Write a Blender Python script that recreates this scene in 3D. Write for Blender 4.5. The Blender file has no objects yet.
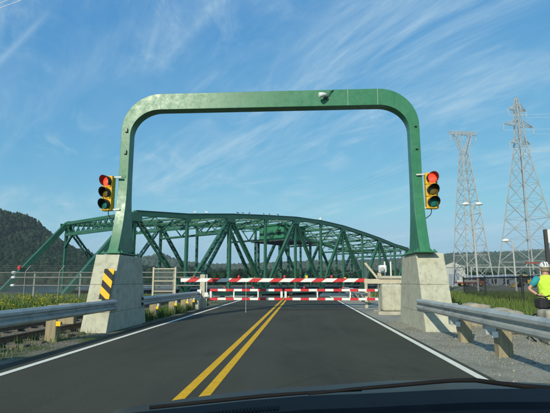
import bpy, bmesh, math, random
import numpy as np
from mathutils import Vector, Matrix
R = math.radians
random.seed(7)
rng = np.random.default_rng(11)
scene = bpy.context.scene
COL = scene.collection

# ------------------------------------------------------------------ camera
cam_d = bpy.data.cameras.new('camera')
cam = bpy.data.objects.new('camera', cam_d)
COL.objects.link(cam)
cam_d.sensor_fit = 'HORIZONTAL'
cam_d.sensor_width = 36
cam_d.lens = 455 / 550 * 36
cam_d.clip_start = 0.05
cam_d.clip_end = 9000
cam.location = (0, 0, 1.38)
cam.rotation_euler = (R(90 + 9.30), 0, R(3.35))
scene.camera = cam

# ------------------------------------------------------------------ light and sky
TO_SUN = Vector((-0.40, -1.0, 0.54)).normalized()
SUN_EL = math.asin(TO_SUN.z)
sun_d = bpy.data.lights.new('sun', 'SUN')
sun_d.energy = 3.1
sun_d.angle = R(0.5)
sun_d.color = (1.0, 0.94, 0.76)
sun = bpy.data.objects.new('sun', sun_d)
COL.objects.link(sun)
sun.rotation_euler = TO_SUN.to_track_quat('Z', 'Y').to_euler()
world = bpy.data.worlds.new('World')
scene.world = world
world.use_nodes = True
nt = world.node_tree
nt.nodes.clear()
def wn(t, **k):
    n = nt.nodes.new(t)
    for a, b in k.items():
        setattr(n, a, b)
    return n
def wmath(op, a, b=None, c=None, clamp=False):
    n = wn('ShaderNodeMath', operation=op, use_clamp=clamp)
    for i, v in enumerate((a, b, c)):
        if v is None: continue
        if isinstance(v, (int, float)): n.inputs[i].default_value = v
        else: nt.links.new(v, n.inputs[i])
    return n.outputs[0]
sky = wn('ShaderNodeTexSky', sky_type='NISHITA', sun_disc=False, sun_elevation=SUN_EL,
         sun_rotation=math.atan2(TO_SUN.x, TO_SUN.y), altitude=200, air_density=1.0, dust_density=0.6, ozone_density=2.2)
tc = wn('ShaderNodeTexCoord')
sep = wn('ShaderNodeSeparateXYZ')
nt.links.new(tc.outputs['Generated'], sep.inputs[0])
dx, dy, dz = sep.outputs
den = wmath('ADD', wmath('MAXIMUM', dz, 0.0), 0.12)
cu = wmath('DIVIDE', dx, den)
cv = wmath('DIVIDE', dy, den)
def cloud(az, ks, kt, detail, rough, dist, lo, hi, off=(0, 0, 0)):   # noise drawn out along one compass direction
    sa, ca = math.sin(R(az)), math.cos(R(az))
    al = wmath('ADD', wmath('MULTIPLY', cu, sa * ks), wmath('MULTIPLY', cv, ca * ks))
    ac = wmath('ADD', wmath('MULTIPLY', cu, ca * kt), wmath('MULTIPLY', cv, -sa * kt))
    c = wn('ShaderNodeCombineXYZ')
    nt.links.new(wmath('ADD', al, off[0]), c.inputs[0]); nt.links.new(wmath('ADD', ac, off[1]), c.inputs[1]); c.inputs[2].default_value = off[2]
    n = wn('ShaderNodeTexNoise')
    n.inputs['Scale'].default_value = 1.0
    n.inputs['Detail'].default_value = detail
    n.inputs['Roughness'].default_value = rough
    n.inputs['Distortion'].default_value = dist
    nt.links.new(c.outputs[0], n.inputs['Vector'])
    mr = wn('ShaderNodeMapRange', interpolation_type='SMOOTHSTEP')
    mr.inputs['From Min'].default_value = lo
    mr.inputs['From Max'].default_value = hi
    nt.links.new(n.outputs['Fac'], mr.inputs['Value'])
    return mr.outputs[0]
# cirrus drawn out in long wisps toward the far left horizon
fine = cloud(-40, 0.85, 3.3, 11, 0.68, 1.0, 0.37, 0.80, (3.1, 1.7, 0))
wisp = cloud(-33, 1.6, 7.0, 9, 0.66, 1.0, 0.42, 0.82, (8.1, 3.7, 2))
puff = cloud(-20, 2.2, 3.4, 9, 0.66, 1.2, 0.44, 0.80, (1.3, 6.2, 7))
broad = cloud(-46, 0.7, 1.5, 4, 0.5, 0.4, 0.40, 0.64, (5.5, 0.4, 0))
patch = cloud(-10, 0.9, 1.1, 3, 0.5, 0.3, 0.46, 0.62, (7.7, 2.9, 3))
veil = cloud(-60, 0.5, 1.1, 6, 0.55, 0.6, 0.36, 0.80, (0.3, 2.2, 5))
cl = wmath('ADD', wmath('MULTIPLY', wmath('ADD', wmath('MULTIPLY', fine, 0.75), wmath('MULTIPLY', wisp, 0.5)), wmath('ADD', broad, 0.22)),
           wmath('ADD', wmath('MULTIPLY', wmath('MULTIPLY', puff, patch), 0.75), wmath('ADD', wmath('MULTIPLY', veil, 0.10), wmath('MULTIPLY', broad, 0.07))))
def streak(nx, ny, c, width, s0, s1):          # a straight spread-out contrail
    d = wmath('ABSOLUTE', wmath('SUBTRACT', wmath('ADD', wmath('MULTIPLY', cu, nx), wmath('MULTIPLY', cv, ny)), c))
    a = wmath('SUBTRACT', 1.0, wmath('DIVIDE', d, width), clamp=True)
    t = wmath('ADD', wmath('MULTIPLY', cu, ny), wmath('MULTIPLY', cv, -nx))
    g = wmath('MULTIPLY', wmath('MULTIPLY', wmath('SUBTRACT', t, s0), 5.0, clamp=True), wmath('MULTIPLY', wmath('SUBTRACT', s1, t), 8.0, clamp=True))
    return wmath('MULTIPLY', wmath('POWER', a, 1.5), g)
cl = wmath('ADD', cl, wmath('MULTIPLY', wmath('ADD', streak(0.5943, 0.8042, 0.5322, 0.022, -1.9577, -1.3073), wmath('MULTIPLY', streak(0.7450, 0.6671, 0.6420, 0.045, -1.6011, -1.0586), wmath('ADD', fine, 0.45))), 0.42))
CLOUD = wmath('MULTIPLY', cl, 0.57, clamp=True)
# deepen the zenith and even out the brightness toward the horizon, as the camera recorded it
ssep = wn('ShaderNodeSeparateColor'); nt.links.new(sky.outputs[0], ssep.inputs[0])
sg_ = wmath('MULTIPLY', wmath('POWER', ssep.outputs[1], 0.62), 1.02)
sb_ = wmath('MULTIPLY', wmath('POWER', ssep.outputs[2], 0.28), 2.15)
sg_ = wmath('MINIMUM', sg_, wmath('MULTIPLY', sb_, 0.80))
sr_ = wmath('MINIMUM', wmath('MULTIPLY', wmath('POWER', ssep.outputs[0], 1.0), 0.36), wmath('MULTIPLY', sg_, 0.58))
scol = wn('ShaderNodeCombineColor')
for i_, q_ in enumerate((sr_, sg_, sb_)): nt.links.new(q_, scol.inputs[i_])
mixc = wn('ShaderNodeMixRGB', blend_type='MIX')
nt.links.new(CLOUD, mixc.inputs[0])
nt.links.new(scol.outputs[0], mixc.inputs[1])
mixc.inputs[2].default_value = (2.7, 3.6, 4.1, 1)
bg = wn('ShaderNodeBackground')
bg.inputs[1].default_value = 0.15
nt.links.new(mixc.outputs[0], bg.inputs[0])
wo = wn('ShaderNodeOutputWorld')
nt.links.new(bg.outputs[0], wo.inputs[0])
scene.view_settings.view_transform = 'Standard'
scene.view_settings.look = 'None'
scene.view_settings.exposure = 0.45
scene.view_settings.gamma = 1.0
scene.render.engine = 'CYCLES'
scene.cycles.use_denoising = True
scene.cycles.max_bounces = 6
scene.cycles.volume_bounces = 0

# ------------------------------------------------------------------ helpers
class MB:
    def __init__(s): s.v = []; s.f = []
    def add(s, vs, fs):
        o = len(s.v)
        s.v += [tuple(p) for p in vs]
        s.f += [tuple(i + o for i in f) for f in fs]
        return s
    def box(s, x0, x1, y0, y1, z0, z1):
        return s.add([(x0,y0,z0),(x1,y0,z0),(x1,y1,z0),(x0,y1,z0),(x0,y0,z1),(x1,y0,z1),(x1,y1,z1),(x0,y1,z1)],
                     [(0,3,2,1),(4,5,6,7),(0,1,5,4),(1,2,6,5),(2,3,7,6),(3,0,4,7)])
    def bar(s, p, q, w, h, side=None):
        p, q = Vector(p), Vector(q)
        d = (q - p).normalized()
        if side is None:
            side = d.cross(Vector((0,0,1)))
            if side.length < 1e-3: side = Vector((1,0,0))
        side = Vector(side); side = (side - d * side.dot(d)).normalized()
        up = side.cross(d)
        a, b = side * w / 2, up * h / 2
        return s.add([p-a-b, p+a-b, p+a+b, p-a+b, q-a-b, q+a-b, q+a+b, q-a+b],
                     [(0,1,2,3),(7,6,5,4),(4,5,1,0),(5,6,2,1),(6,7,3,2),(7,4,0,3)])
    def tube(s, pts, r, n=8, cap=True):
        pts = [Vector(p) for p in pts]
        rs = r if isinstance(r, (list, tuple)) else [r] * len(pts)
        vs, fs = [], []
        ref = None
        for i, p in enumerate(pts):
            d = (pts[min(i+1, len(pts)-1)] - pts[max(i-1, 0)]).normalized()
            if ref is None:
                ref = d.orthogonal().normalized()
            ref = (ref - d * ref.dot(d)).normalized()
            b = d.cross(ref)
            for k in range(n):
                a = 2 * math.pi * k / n
                vs.append(p + (ref * math.cos(a) + b * math.sin(a)) * rs[i])
        for i in range(len(pts) - 1):
            for k in range(n):
                fs.append((i*n+k, i*n+(k+1)%n, (i+1)*n+(k+1)%n, (i+1)*n+k))
        if cap:
            fs.append(tuple(range(n))[::-1]); fs.append(tuple((len(pts)-1)*n + k for k in range(n)))
        return s.add(vs, fs)
    def lathe(s, c, axis, prof, n=16):       # prof: (distance along axis, radius)
        c, a = Vector(c), Vector(axis).normalized()
        u = a.orthogonal().normalized(); w = a.cross(u)
        vs, fs = [], []
        for t, r in prof:
            for k in range(n):
                g = 2 * math.pi * k / n
                vs.append(c + a * t + (u * math.cos(g) + w * math.sin(g)) * r)
        for i in range(len(prof) - 1):
            for k in range(n):
                fs.append((i*n+k, i*n+(k+1)%n, (i+1)*n+(k+1)%n, (i+1)*n+k))
        fs.append(tuple(range(n))[::-1]); fs.append(tuple((len(prof)-1)*n + k for k in range(n)))
        return s.add(vs, fs)
    def loft(s, rings, cap=True):            # rings of equal-length closed point lists
        n = len(rings[0]); vs = [p for r in rings for p in r]; fs = []
        for i in range(len(rings) - 1):
            for k in range(n):
                fs.append((i*n+k, i*n+(k+1)%n, (i+1)*n+(k+1)%n, (i+1)*n+k))
        if cap:
            fs.append(tuple(range(n))[::-1]); fs.append(tuple((len(rings)-1)*n + k for k in range(n)))
        return s.add(vs, fs)
    def build(s, name, mat, parent=None, smooth=False, bevel=0, seg=1):
        me = bpy.data.meshes.new(name)
        me.from_pydata(s.v, [], s.f)
        bm = bmesh.new(); bm.from_mesh(me)
        bmesh.ops.recalc_face_normals(bm, faces=bm.faces[:])
        bm.to_mesh(me); bm.free()
        if smooth:
            me.shade_smooth()
        if mat: me.materials.append(mat)
        o = bpy.data.objects.new(name, me)
        COL.objects.link(o)
        if parent: o.parent = parent
        if bevel:
            m = o.modifiers.new('bevel', 'BEVEL'); m.width = bevel; m.segments = seg; m.limit_method = 'ANGLE'; m.angle_limit = R(40)
        return o
def ring(c, rx, ry, n=16, z=None):
    return [(c[0] + rx * math.cos(2*math.pi*k/n), c[1] + ry * math.sin(2*math.pi*k/n), c[2]) for k in range(n)]
def np_mesh(name, V, F, mat, parent=None, smooth=False):
    me = bpy.data.meshes.new(name)
    V = np.asarray(V, np.float32); F = np.asarray(F, np.int32)
    k = F.shape[1]
    me.vertices.add(len(V)); me.vertices.foreach_set('co', V.ravel())
    me.loops.add(F.size); me.loops.foreach_set('vertex_index', F.ravel())
    me.polygons.add(len(F)); me.polygons.foreach_set('loop_start', np.arange(0, F.size, k, dtype=np.int32))
    me.update(calc_edges=True)
    if smooth: me.shade_smooth()
    me.materials.append(mat)
    o = bpy.data.objects.new(name, me); COL.objects.link(o)
    if parent: o.parent = parent
    return o
def tag(o, label=None, cat=None, group=None, kind=None):
    if label: o['label'] = label
    if cat: o['category'] = cat
    if group: o['group'] = group
    if kind: o['kind'] = kind
    return o
def thing(name, label, cat, loc=(0,0,0), rz=0, group=None):
    o = bpy.data.objects.new(name, None); COL.objects.link(o)
    o.location = loc; o.rotation_euler = (0, 0, rz); o.empty_display_size = 0.2
    return tag(o, label, cat, group)
def dup(root, loc=None, rz=None, label=None):
    r = root.copy(); COL.objects.link(r)
    if loc is not None: r.location = loc
    if rz is not None: r.rotation_euler = (0, 0, rz)
    if label: r['label'] = label
    for ch in list(root.children):
        c = ch.copy(); COL.objects.link(c); c.parent = r
        for g in list(ch.children):
            d = g.copy(); COL.objects.link(d); d.parent = c
    return r
def copy_part(o, loc=None, parent=None):
    c = o.copy(); COL.objects.link(c)
    if loc is not None: c.location = loc
    if parent: c.parent = parent
    return c

# ------------------------------------------------------------------ materials
def mat(name, c1, c2=None, rough=0.6, metal=0.0, scale=3.0, detail=6, bump=0.0, bscale=None, spec=0.5, lo=0.35, hi=0.65, coat=0, c3=None, s3=0.6, lo3=0.55, hi3=0.7, island=0.0, stretch=(1,1,1), rvar=0.0, dist=0.01):
    m = bpy.data.materials.new(name); m.use_nodes = True
    t = m.node_tree; b = t.nodes['Principled BSDF']
    b.inputs['Roughness'].default_value = rough
    b.inputs['Metallic'].default_value = metal
    b.inputs['Specular IOR Level'].default_value = spec
    b.inputs['Coat Weight'].default_value = coat
    b.inputs['Base Color'].default_value = (*c1, 1)
    tcn = t.nodes.new('ShaderNodeNewGeometry') if False else t.nodes.new('ShaderNodeTexCoord')
    mp = t.nodes.new('ShaderNodeMapping'); mp.inputs['Scale'].default_value = stretch
    t.links.new(tcn.outputs['Object'], mp.inputs[0])
    def noise(sc, de=detail, ro=0.6):
        n = t.nodes.new('ShaderNodeTexNoise')
        n.inputs['Scale'].default_value = sc; n.inputs['Detail'].default_value = de; n.inputs['Roughness'].default_value = ro
        t.links.new(mp.outputs[0], n.inputs['Vector']); return n.outputs['Fac']
    def ramp(src, a, bb):
        r = t.nodes.new('ShaderNodeMapRange'); r.inputs['From Min'].default_value = a; r.inputs['From Max'].default_value = bb
        t.links.new(src, r.inputs['Value']); return r.outputs[0]
    def mix(f, a, bcol):
        x = t.nodes.new('ShaderNodeMixRGB'); t.links.new(f, x.inputs[0])
        for i, q in ((1, a), (2, bcol)):
            if isinstance(q, tuple): x.inputs[i].default_value = (*q, 1)
            else: t.links.new(q, x.inputs[i])
        return x.outputs[0]
    col = None
    if c2:
        nf = noise(scale)
        col = mix(ramp(nf, lo, hi), c1, c2)
        if rvar:
            rr = t.nodes.new('ShaderNodeMapRange'); rr.inputs['To Min'].default_value = rough - rvar; rr.inputs['To Max'].default_value = rough + rvar
            t.links.new(nf, rr.inputs['Value']); t.links.new(rr.outputs[0], b.inputs['Roughness'])
    if c3:
        col = mix(ramp(noise(s3, 4), lo3, hi3), col if col else c1, c3)
    if island:
        g = t.nodes.new('ShaderNodeNewGeometry')
        h = t.nodes.new('ShaderNodeHueSaturation')
        r = t.nodes.new('ShaderNodeMapRange'); r.inputs['To Min'].default_value = 1 - island; r.inputs['To Max'].default_value = 1 + island
        t.links.new(g.outputs['Random Per Island'], r.inputs['Value']); t.links.new(r.outputs[0], h.inputs['Value'])
        if col: t.links.new(col, h.inputs['Color'])
        else: h.inputs['Color'].default_value = (*c1, 1)
        r2 = t.nodes.new('ShaderNodeMapRange'); r2.inputs['To Min'].default_value = 0.53; r2.inputs['To Max'].default_value = 0.475
        t.links.new(g.outputs['Random Per Island'], r2.inputs['Value']); t.links.new(r2.outputs[0], h.inputs['Hue'])
        col = h.outputs[0]
    if col: t.links.new(col, b.inputs['Base Color'])
    if bump:
        bn = t.nodes.new('ShaderNodeBump'); bn.inputs['Strength'].default_value = bump; bn.inputs['Distance'].default_value = dist
        t.links.new(noise(bscale or scale * 8, 5), bn.inputs['Height']); t.links.new(bn.outputs[0], b.inputs['Normal'])
    return m
def emit(name, c, s):
    m = mat(name, c, rough=0.3); b = m.node_tree.nodes['Principled BSDF']
    b.inputs['Emission Color'].default_value = (*c, 1); b.inputs['Emission Strength'].default_value = s
    return m
def stripes(name, ca, cb, period, axis=(1,0,0), duty=0.5, rough=0.45, phase=0.0):
    m = mat(name, ca, rough=rough); t = m.node_tree; b = t.nodes['Principled BSDF']
    tcn = t.nodes.new('ShaderNodeTexCoord')
    dot = t.nodes.new('ShaderNodeVectorMath'); dot.operation = 'DOT_PRODUCT'; dot.inputs[1].default_value = axis
    t.links.new(tcn.outputs['Object'], dot.inputs[0])
    def mth(op, a, v):
        n = t.nodes.new('ShaderNodeMath'); n.operation = op
        t.links.new(a, n.inputs[0]); n.inputs[1].default_value = v; return n.outputs[0]
    f = mth('GREATER_THAN', mth('FRACT', mth('ADD', mth('DIVIDE', dot.outputs['Value'], period), phase), 0), duty)
    x = t.nodes.new('ShaderNodeMixRGB'); x.inputs[1].default_value = (*ca, 1); x.inputs[2].default_value = (*cb, 1)
    t.links.new(f, x.inputs[0])
    n = t.nodes.new('ShaderNodeTexNoise'); n.inputs['Scale'].default_value = 9; n.inputs['Detail'].default_value = 5
    t.links.new(tcn.outputs['Object'], n.inputs['Vector'])
    mr = t.nodes.new('ShaderNodeMapRange'); mr.inputs['To Min'].default_value = 0.75; mr.inputs['To Max'].default_value = 1.1
    t.links.new(n.outputs['Fac'], mr.inputs['Value'])
    y = t.nodes.new('ShaderNodeMixRGB'); y.blend_type = 'MULTIPLY'; y.inputs[0].default_value = 1
    t.links.new(x.outputs[0], y.inputs[1]); t.links.new(mr.outputs[0], y.inputs[2])
    t.links.new(y.outputs[0], b.inputs['Base Color'])
    return m
M = {}
M['asphalt'] = mat('asphalt', (0.043,0.045,0.031), (0.078,0.079,0.057), 0.9, scale=55, bump=0.6, bscale=160, c3=(0.042,0.042,0.033), s3=0.35, lo3=0.42, hi3=0.66, dist=0.006, spec=0.15, stretch=(1,0.6,1))
M['gravel'] = mat('gravel', (0.22,0.21,0.165), (0.42,0.405,0.33), 0.95, scale=22, bump=0.9, bscale=45, c3=(0.21,0.205,0.165), s3=0.9, lo3=0.45, hi3=0.7, dist=0.02, spec=0.2)
M['white_paint'] = mat('white_paint', (0.82,0.80,0.68), (0.70,0.68,0.57), 0.75, scale=8, c3=(0.25,0.25,0.21), s3=28, lo3=0.60, hi3=0.72, spec=0.2)
M['yellow_paint'] = mat('yellow_paint', (0.76,0.42,0.012), (0.64,0.35,0.012), 0.75, scale=7, c3=(0.20,0.15,0.05), s3=30, lo3=0.58, hi3=0.72, spec=0.2)
M['concrete'] = mat('concrete', (0.41,0.40,0.305), (0.48,0.47,0.365), 0.9, scale=3, bump=0.35, bscale=25, c3=(0.32,0.315,0.24), s3=5, lo3=0.52, hi3=0.72, spec=0.2)
M['concrete_old'] = mat('concrete_old', (0.36,0.33,0.26), (0.46,0.43,0.35), 0.9, scale=2.5, bump=0.3, bscale=20, spec=0.2)
M['green_paint'] = mat('green_paint', (0.027,0.155,0.076), (0.036,0.185,0.092), 0.36, scale=3, bump=0.10, bscale=4, dist=0.015, c3=(0.08,0.23,0.14), s3=22, lo3=0.60, hi3=0.70, rvar=0.09, spec=0.36)
M['seam'] = mat('seam_primer', (0.30,0.42,0.34), (0.16,0.30,0.21), 0.6, scale=12)
M['bridge_green'] = mat('bridge_green', (0.017,0.092,0.052), (0.025,0.118,0.068), 0.5, scale=1.2, c3=(0.07,0.085,0.06), s3=0.7, lo3=0.6, hi3=0.75)
M['house_green'] = mat('house_green', (0.025,0.17,0.085), (0.03,0.20,0.10), 0.5, scale=1.0)
M['galv'] = mat('galvanised_steel', (0.40,0.425,0.40), (0.47,0.485,0.455), 0.5, 0.3, scale=5, bump=0.05, bscale=10, c3=(0.30,0.32,0.31), s3=2.2, lo3=0.5, hi3=0.7)
M['pylon'] = mat('pylon_steel', (0.44,0.445,0.425), (0.36,0.365,0.35), 0.65, 0.1, scale=1)
M['wood'] = mat('weathered_wood', (0.23,0.19,0.115), (0.34,0.285,0.175), 0.9, scale=6, bump=0.5, bscale=20, stretch=(4,4,0.5))
M['dull_pipe'] = mat('dull_grey_pipe', (0.17,0.18,0.165), (0.22,0.23,0.21), 0.7, scale=3)
M['white'] = mat('white_enamel', (0.75,0.75,0.73), (0.66,0.66,0.63), 0.45, scale=6)
M['black'] = mat('black_metal', (0.012,0.013,0.015), (0.02,0.02,0.022), 0.5, scale=6)
M['rubber'] = mat('black_rubber', (0.009,0.009,0.010), (0.013,0.013,0.014), 0.75, scale=20, bump=0.1, spec=0.12)
M['dark'] = mat('dark_steel', (0.035,0.037,0.038), (0.055,0.055,0.053), 0.6, scale=4)
M['yellow'] = mat('signal_yellow', (0.72,0.42,0.015), (0.66,0.37,0.015), 0.45, scale=5)
M['refl_yellow'] = mat('reflector_yellow', (0.80,0.52,0.02), rough=0.3)
M['red'] = mat('red_plastic', (0.55,0.03,0.025), rough=0.35)
M['cream'] = mat('cream_paint', (0.50,0.45,0.33), (0.42,0.38,0.28), 0.6, scale=3, c3=(0.3,0.24,0.15), s3=6, lo3=0.6, hi3=0.72)
M['rust'] = mat('rusty_rail', (0.10,0.075,0.055), (0.16,0.12,0.085), 0.7, 0.2, scale=12)
M['sleeper'] = mat('old_sleeper', (0.09,0.075,0.06), (0.15,0.13,0.10), 0.95, scale=8, bump=0.5, stretch=(1,5,5))
M['rock'] = mat('limestone', (0.38,0.35,0.28), (0.30,0.27,0.21), 0.95, scale=3, bump=0.7, bscale=9, c3=(0.2,0.19,0.15), s3=2, dist=0.04)
M['loose_stone'] = mat('loose_stone', (0.19,0.18,0.14), (0.29,0.275,0.22), 0.95, scale=5, island=0.4, spec=0.15)
M['grass'] = mat('grass_blades', (0.075,0.125,0.028), (0.12,0.16,0.04), 0.7, scale=0.6, island=0.35, spec=0.2)
M['goldenrod'] = mat('goldenrod_bloom', (0.36,0.33,0.03), (0.20,0.23,0.03), 0.8, scale=2, island=0.3, spec=0.1)
M['weed'] = mat('weed_leaves', (0.07,0.13,0.035), (0.10,0.15,0.04), 0.7, scale=1, island=0.35, spec=0.2)
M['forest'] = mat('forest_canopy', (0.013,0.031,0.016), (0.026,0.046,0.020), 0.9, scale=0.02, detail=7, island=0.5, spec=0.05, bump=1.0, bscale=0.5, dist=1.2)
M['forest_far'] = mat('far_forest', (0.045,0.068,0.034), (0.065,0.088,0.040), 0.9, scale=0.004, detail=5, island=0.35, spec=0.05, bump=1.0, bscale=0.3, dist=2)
M['hill'] = mat('hill_ground', (0.028,0.042,0.018), (0.04,0.055,0.022), 0.95, scale=0.02, spec=0.05)
M['beach'] = mat('beach', (0.30,0.26,0.19), (0.22,0.19,0.14), 0.95, scale=0.05, spec=0.1)
M['skin'] = mat('skin', (0.46,0.25,0.17), (0.42,0.22,0.15), 0.5, scale=8)
M['vest'] = mat('hi_vis_vest', (0.56,0.78,0.06), (0.46,0.68,0.05), 0.8, scale=5, bump=0.8, bscale=9, dist=0.04)
M['teal'] = mat('teal_jersey', (0.02,0.23,0.27), (0.025,0.28,0.32), 0.8, scale=6)
M['cloth_black'] = mat('black_shorts', (0.012,0.012,0.014), (0.02,0.02,0.022), 0.8, scale=8)
M['hood'] = mat('car_hood_paint', (0.018,0.020,0.018), rough=0.38, spec=0.18)
M['dash'] = mat('dashboard_plastic', (0.007,0.0075,0.009), (0.011,0.0115,0.013), 0.7, scale=30, bump=0.15, bscale=160, dist=0.002, spec=0.2)
M['wall_grey'] = mat('grey_cladding', (0.32,0.34,0.34), (0.38,0.40,0.39), 0.7, scale=0.5)
M['wall_blue'] = mat('blue_grey_cladding', (0.16,0.20,0.25), (0.20,0.24,0.29), 0.7, scale=0.5)
M['roof_white'] = mat('pale_roof', (0.45,0.46,0.44), (0.38,0.39,0.37), 0.7, scale=0.6)
M['glass_dark'] = mat('dark_glass', (0.02,0.025,0.03), rough=0.1)
M['machine_yellow'] = mat('machine_yellow', (0.45,0.27,0.03), (0.38,0.23,0.03), 0.6, scale=3)
M['red_paint'] = mat('red_paint', (0.24,0.06,0.045), (0.19,0.055,0.045), 0.5, scale=2)
M['bird_white'] = mat('white_feathers', (0.80,0.80,0.78), rough=0.8)
M['bird_dark'] = mat('dark_feathers', (0.04,0.04,0.045), rough=0.8)
M['barrier_rail'] = stripes('barrier_red_white', (0.62,0.025,0.03), (0.80,0.79,0.76), 0.845, (1,0,0), 0.5)
M['barrier_slant'] = stripes('boom_red_white', (0.80,0.79,0.76), (0.58,0.025,0.03), 0.93, (1,0,-1.4), 0.53)
M['hazard'] = stripes('hazard_black_yellow', (0.012,0.012,0.014), (0.80,0.46,0.02), 0.30, (-0.66,0,-0.75), 0.48, 0.75)
M['lens_red'] = emit('lit_red_lens', (1.0,0.06,0.03), 1.1)
M['lens_amber'] = mat('amber_lens', (0.16,0.12,0.02), (0.10,0.075,0.015), 0.25, scale=60)
M['lens_green'] = mat('green_lens', (0.01,0.16,0.13), (0.008,0.11,0.09), 0.25, scale=60)
wm = mat('river_water', (0.02,0.05,0.085), rough=0.12, spec=0.5, bump=0.5, bscale=0.35, dist=0.35); M['water'] = wm
def weather(m, dark, stretch, sc, lo, hi, amount, detail=6):
    t = m.node_tree; b = t.nodes['Principled BSDF']; src = b.inputs['Base Color'].links[0].from_socket
    tcn = t.nodes.new('ShaderNodeTexCoord'); mp = t.nodes.new('ShaderNodeMapping'); mp.inputs['Scale'].default_value = stretch
    t.links.new(tcn.outputs['Object'], mp.inputs[0])
    n = t.nodes.new('ShaderNodeTexNoise'); n.inputs['Scale'].default_value = sc; n.inputs['Detail'].default_value = detail; n.inputs['Roughness'].default_value = 0.65
    t.links.new(mp.outputs[0], n.inputs['Vector'])
    r = t.nodes.new('ShaderNodeMapRange'); r.inputs['From Min'].default_value = lo; r.inputs['From Max'].default_value = hi; r.inputs['To Max'].default_value = amount
    t.links.new(n.outputs['Fac'], r.inputs['Value'])
    x = t.nodes.new('ShaderNodeMixRGB'); t.links.new(r.outputs[0], x.inputs[0]); t.links.new(src, x.inputs[1]); x.inputs[2].default_value = (*dark, 1)
    t.links.new(x.outputs[0], b.inputs['Base Color'])
def cracks(m, dark, sc, width, amount, stretch=(1,1,1)):
    t = m.node_tree; b = t.nodes['Principled BSDF']; src = b.inputs['Base Color'].links[0].from_socket
    tcn = t.nodes.new('ShaderNodeTexCoord'); mp = t.nodes.new('ShaderNodeMapping'); mp.inputs['Scale'].default_value = stretch
    t.links.new(tcn.outputs['Object'], mp.inputs[0])
    n = t.nodes.new('ShaderNodeTexNoise'); n.inputs['Scale'].default_value = sc * 2.5; n.inputs['Detail'].default_value = 5
    t.links.new(mp.outputs[0], n.inputs['Vector'])
    mx = t.nodes.new('ShaderNodeMixRGB'); mx.inputs[0].default_value = 0.22; t.links.new(mp.outputs[0], mx.inputs[1]); t.links.new(n.outputs['Color'], mx.inputs[2])
    v = t.nodes.new('ShaderNodeTexVoronoi'); v.feature = 'DISTANCE_TO_EDGE'; v.inputs['Scale'].default_value = sc
    t.links.new(mx.outputs[0], v.inputs['Vector'])
    r = t.nodes.new('ShaderNodeMapRange'); r.inputs['From Min'].default_value = width; r.inputs['From Max'].default_value = 0; r.inputs['To Max'].default_value = amount
    t.links.new(v.outputs['Distance'], r.inputs['Value'])
    x = t.nodes.new('ShaderNodeMixRGB'); t.links.new(r.outputs[0], x.inputs[0]); t.links.new(src, x.inputs[1]); x.inputs[2].default_value = (*dark, 1)
    t.links.new(x.outputs[0], b.inputs['Base Color'])
weather(M['concrete'], (0.22,0.21,0.155), (5,5,0.5), 1.4, 0.55, 0.75, 0.6)      # run-off streaks
weather(M['concrete'], (0.56,0.55,0.45), (1,1,1), 7, 0.56, 0.70, 0.55, 9)       # bare patched spots
weather(M['concrete'], (0.24,0.15,0.075), (7,7,0.35), 0.9, 0.64, 0.78, 0.6)     # rust runs
cracks(M['concrete'], (0.20,0.19,0.15), 1.3, 0.006, 0.35)
weather(M['asphalt'], (0.120,0.118,0.092), (1,1,1), 85, 0.60, 0.70, 0.8, 2)     # pale aggregate
weather(M['asphalt'], (0.074,0.073,0.058), (1.1,0.05,1), 1.0, 0.46, 0.66, 0.55)  # worn wheel paths
weather(M['asphalt'], (0.030,0.030,0.024), (1,0.45,1), 0.9, 0.58, 0.72, 0.55, 8)  # oil and damp stains
cracks(M['asphalt'], (0.022,0.022,0.018), 0.22, 0.003, 0.4, (1,0.55,1))
weather(M['green_paint'], (0.10,0.25,0.16), (1,1,1), 2.6, 0.50, 0.72, 0.3, 10)
weather(M['green_paint'], (0.020,0.11,0.055), (8,8,0.7), 1.0, 0.52, 0.72, 0.55)
weather(M['green_paint'], (0.26,0.36,0.28), (1,1,1), 30, 0.69, 0.74, 0.7, 3)
weather(M['green_paint'], (0.10,0.065,0.03), (9,9,0.5), 1.6, 0.66, 0.78, 0.5)
def break_sheen(m, sc, lo, hi):
    t = m.node_tree; b = t.nodes['Principled BSDF']
    tcn = t.nodes.new('ShaderNodeTexCoord'); n = t.nodes.new('ShaderNodeTexNoise'); n.inputs['Scale'].default_value = sc; n.inputs['Detail'].default_value = 8; n.inputs['Roughness'].default_value = 0.7
    t.links.new(tcn.outputs['Object'], n.inputs['Vector'])
    r = t.nodes.new('ShaderNodeMapRange'); r.inputs['From Min'].default_value = 0.35; r.inputs['From Max'].default_value = 0.65; r.inputs['To Min'].default_value = lo; r.inputs['To Max'].default_value = hi
    t.links.new(n.outputs['Fac'], r.inputs['Value']); t.links.new(r.outputs[0], b.inputs['Roughness'])
break_sheen(M['green_paint'], 4.5, 0.29, 0.44)
weather(M['bridge_green'], (0.045,0.13,0.09), (1,1,1), 0.35, 0.5, 0.7, 0.6)
weather(M['bridge_green'], (0.085,0.05,0.025), (1,1,0.4), 2.2, 0.60, 0.74, 0.6, 8)
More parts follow.
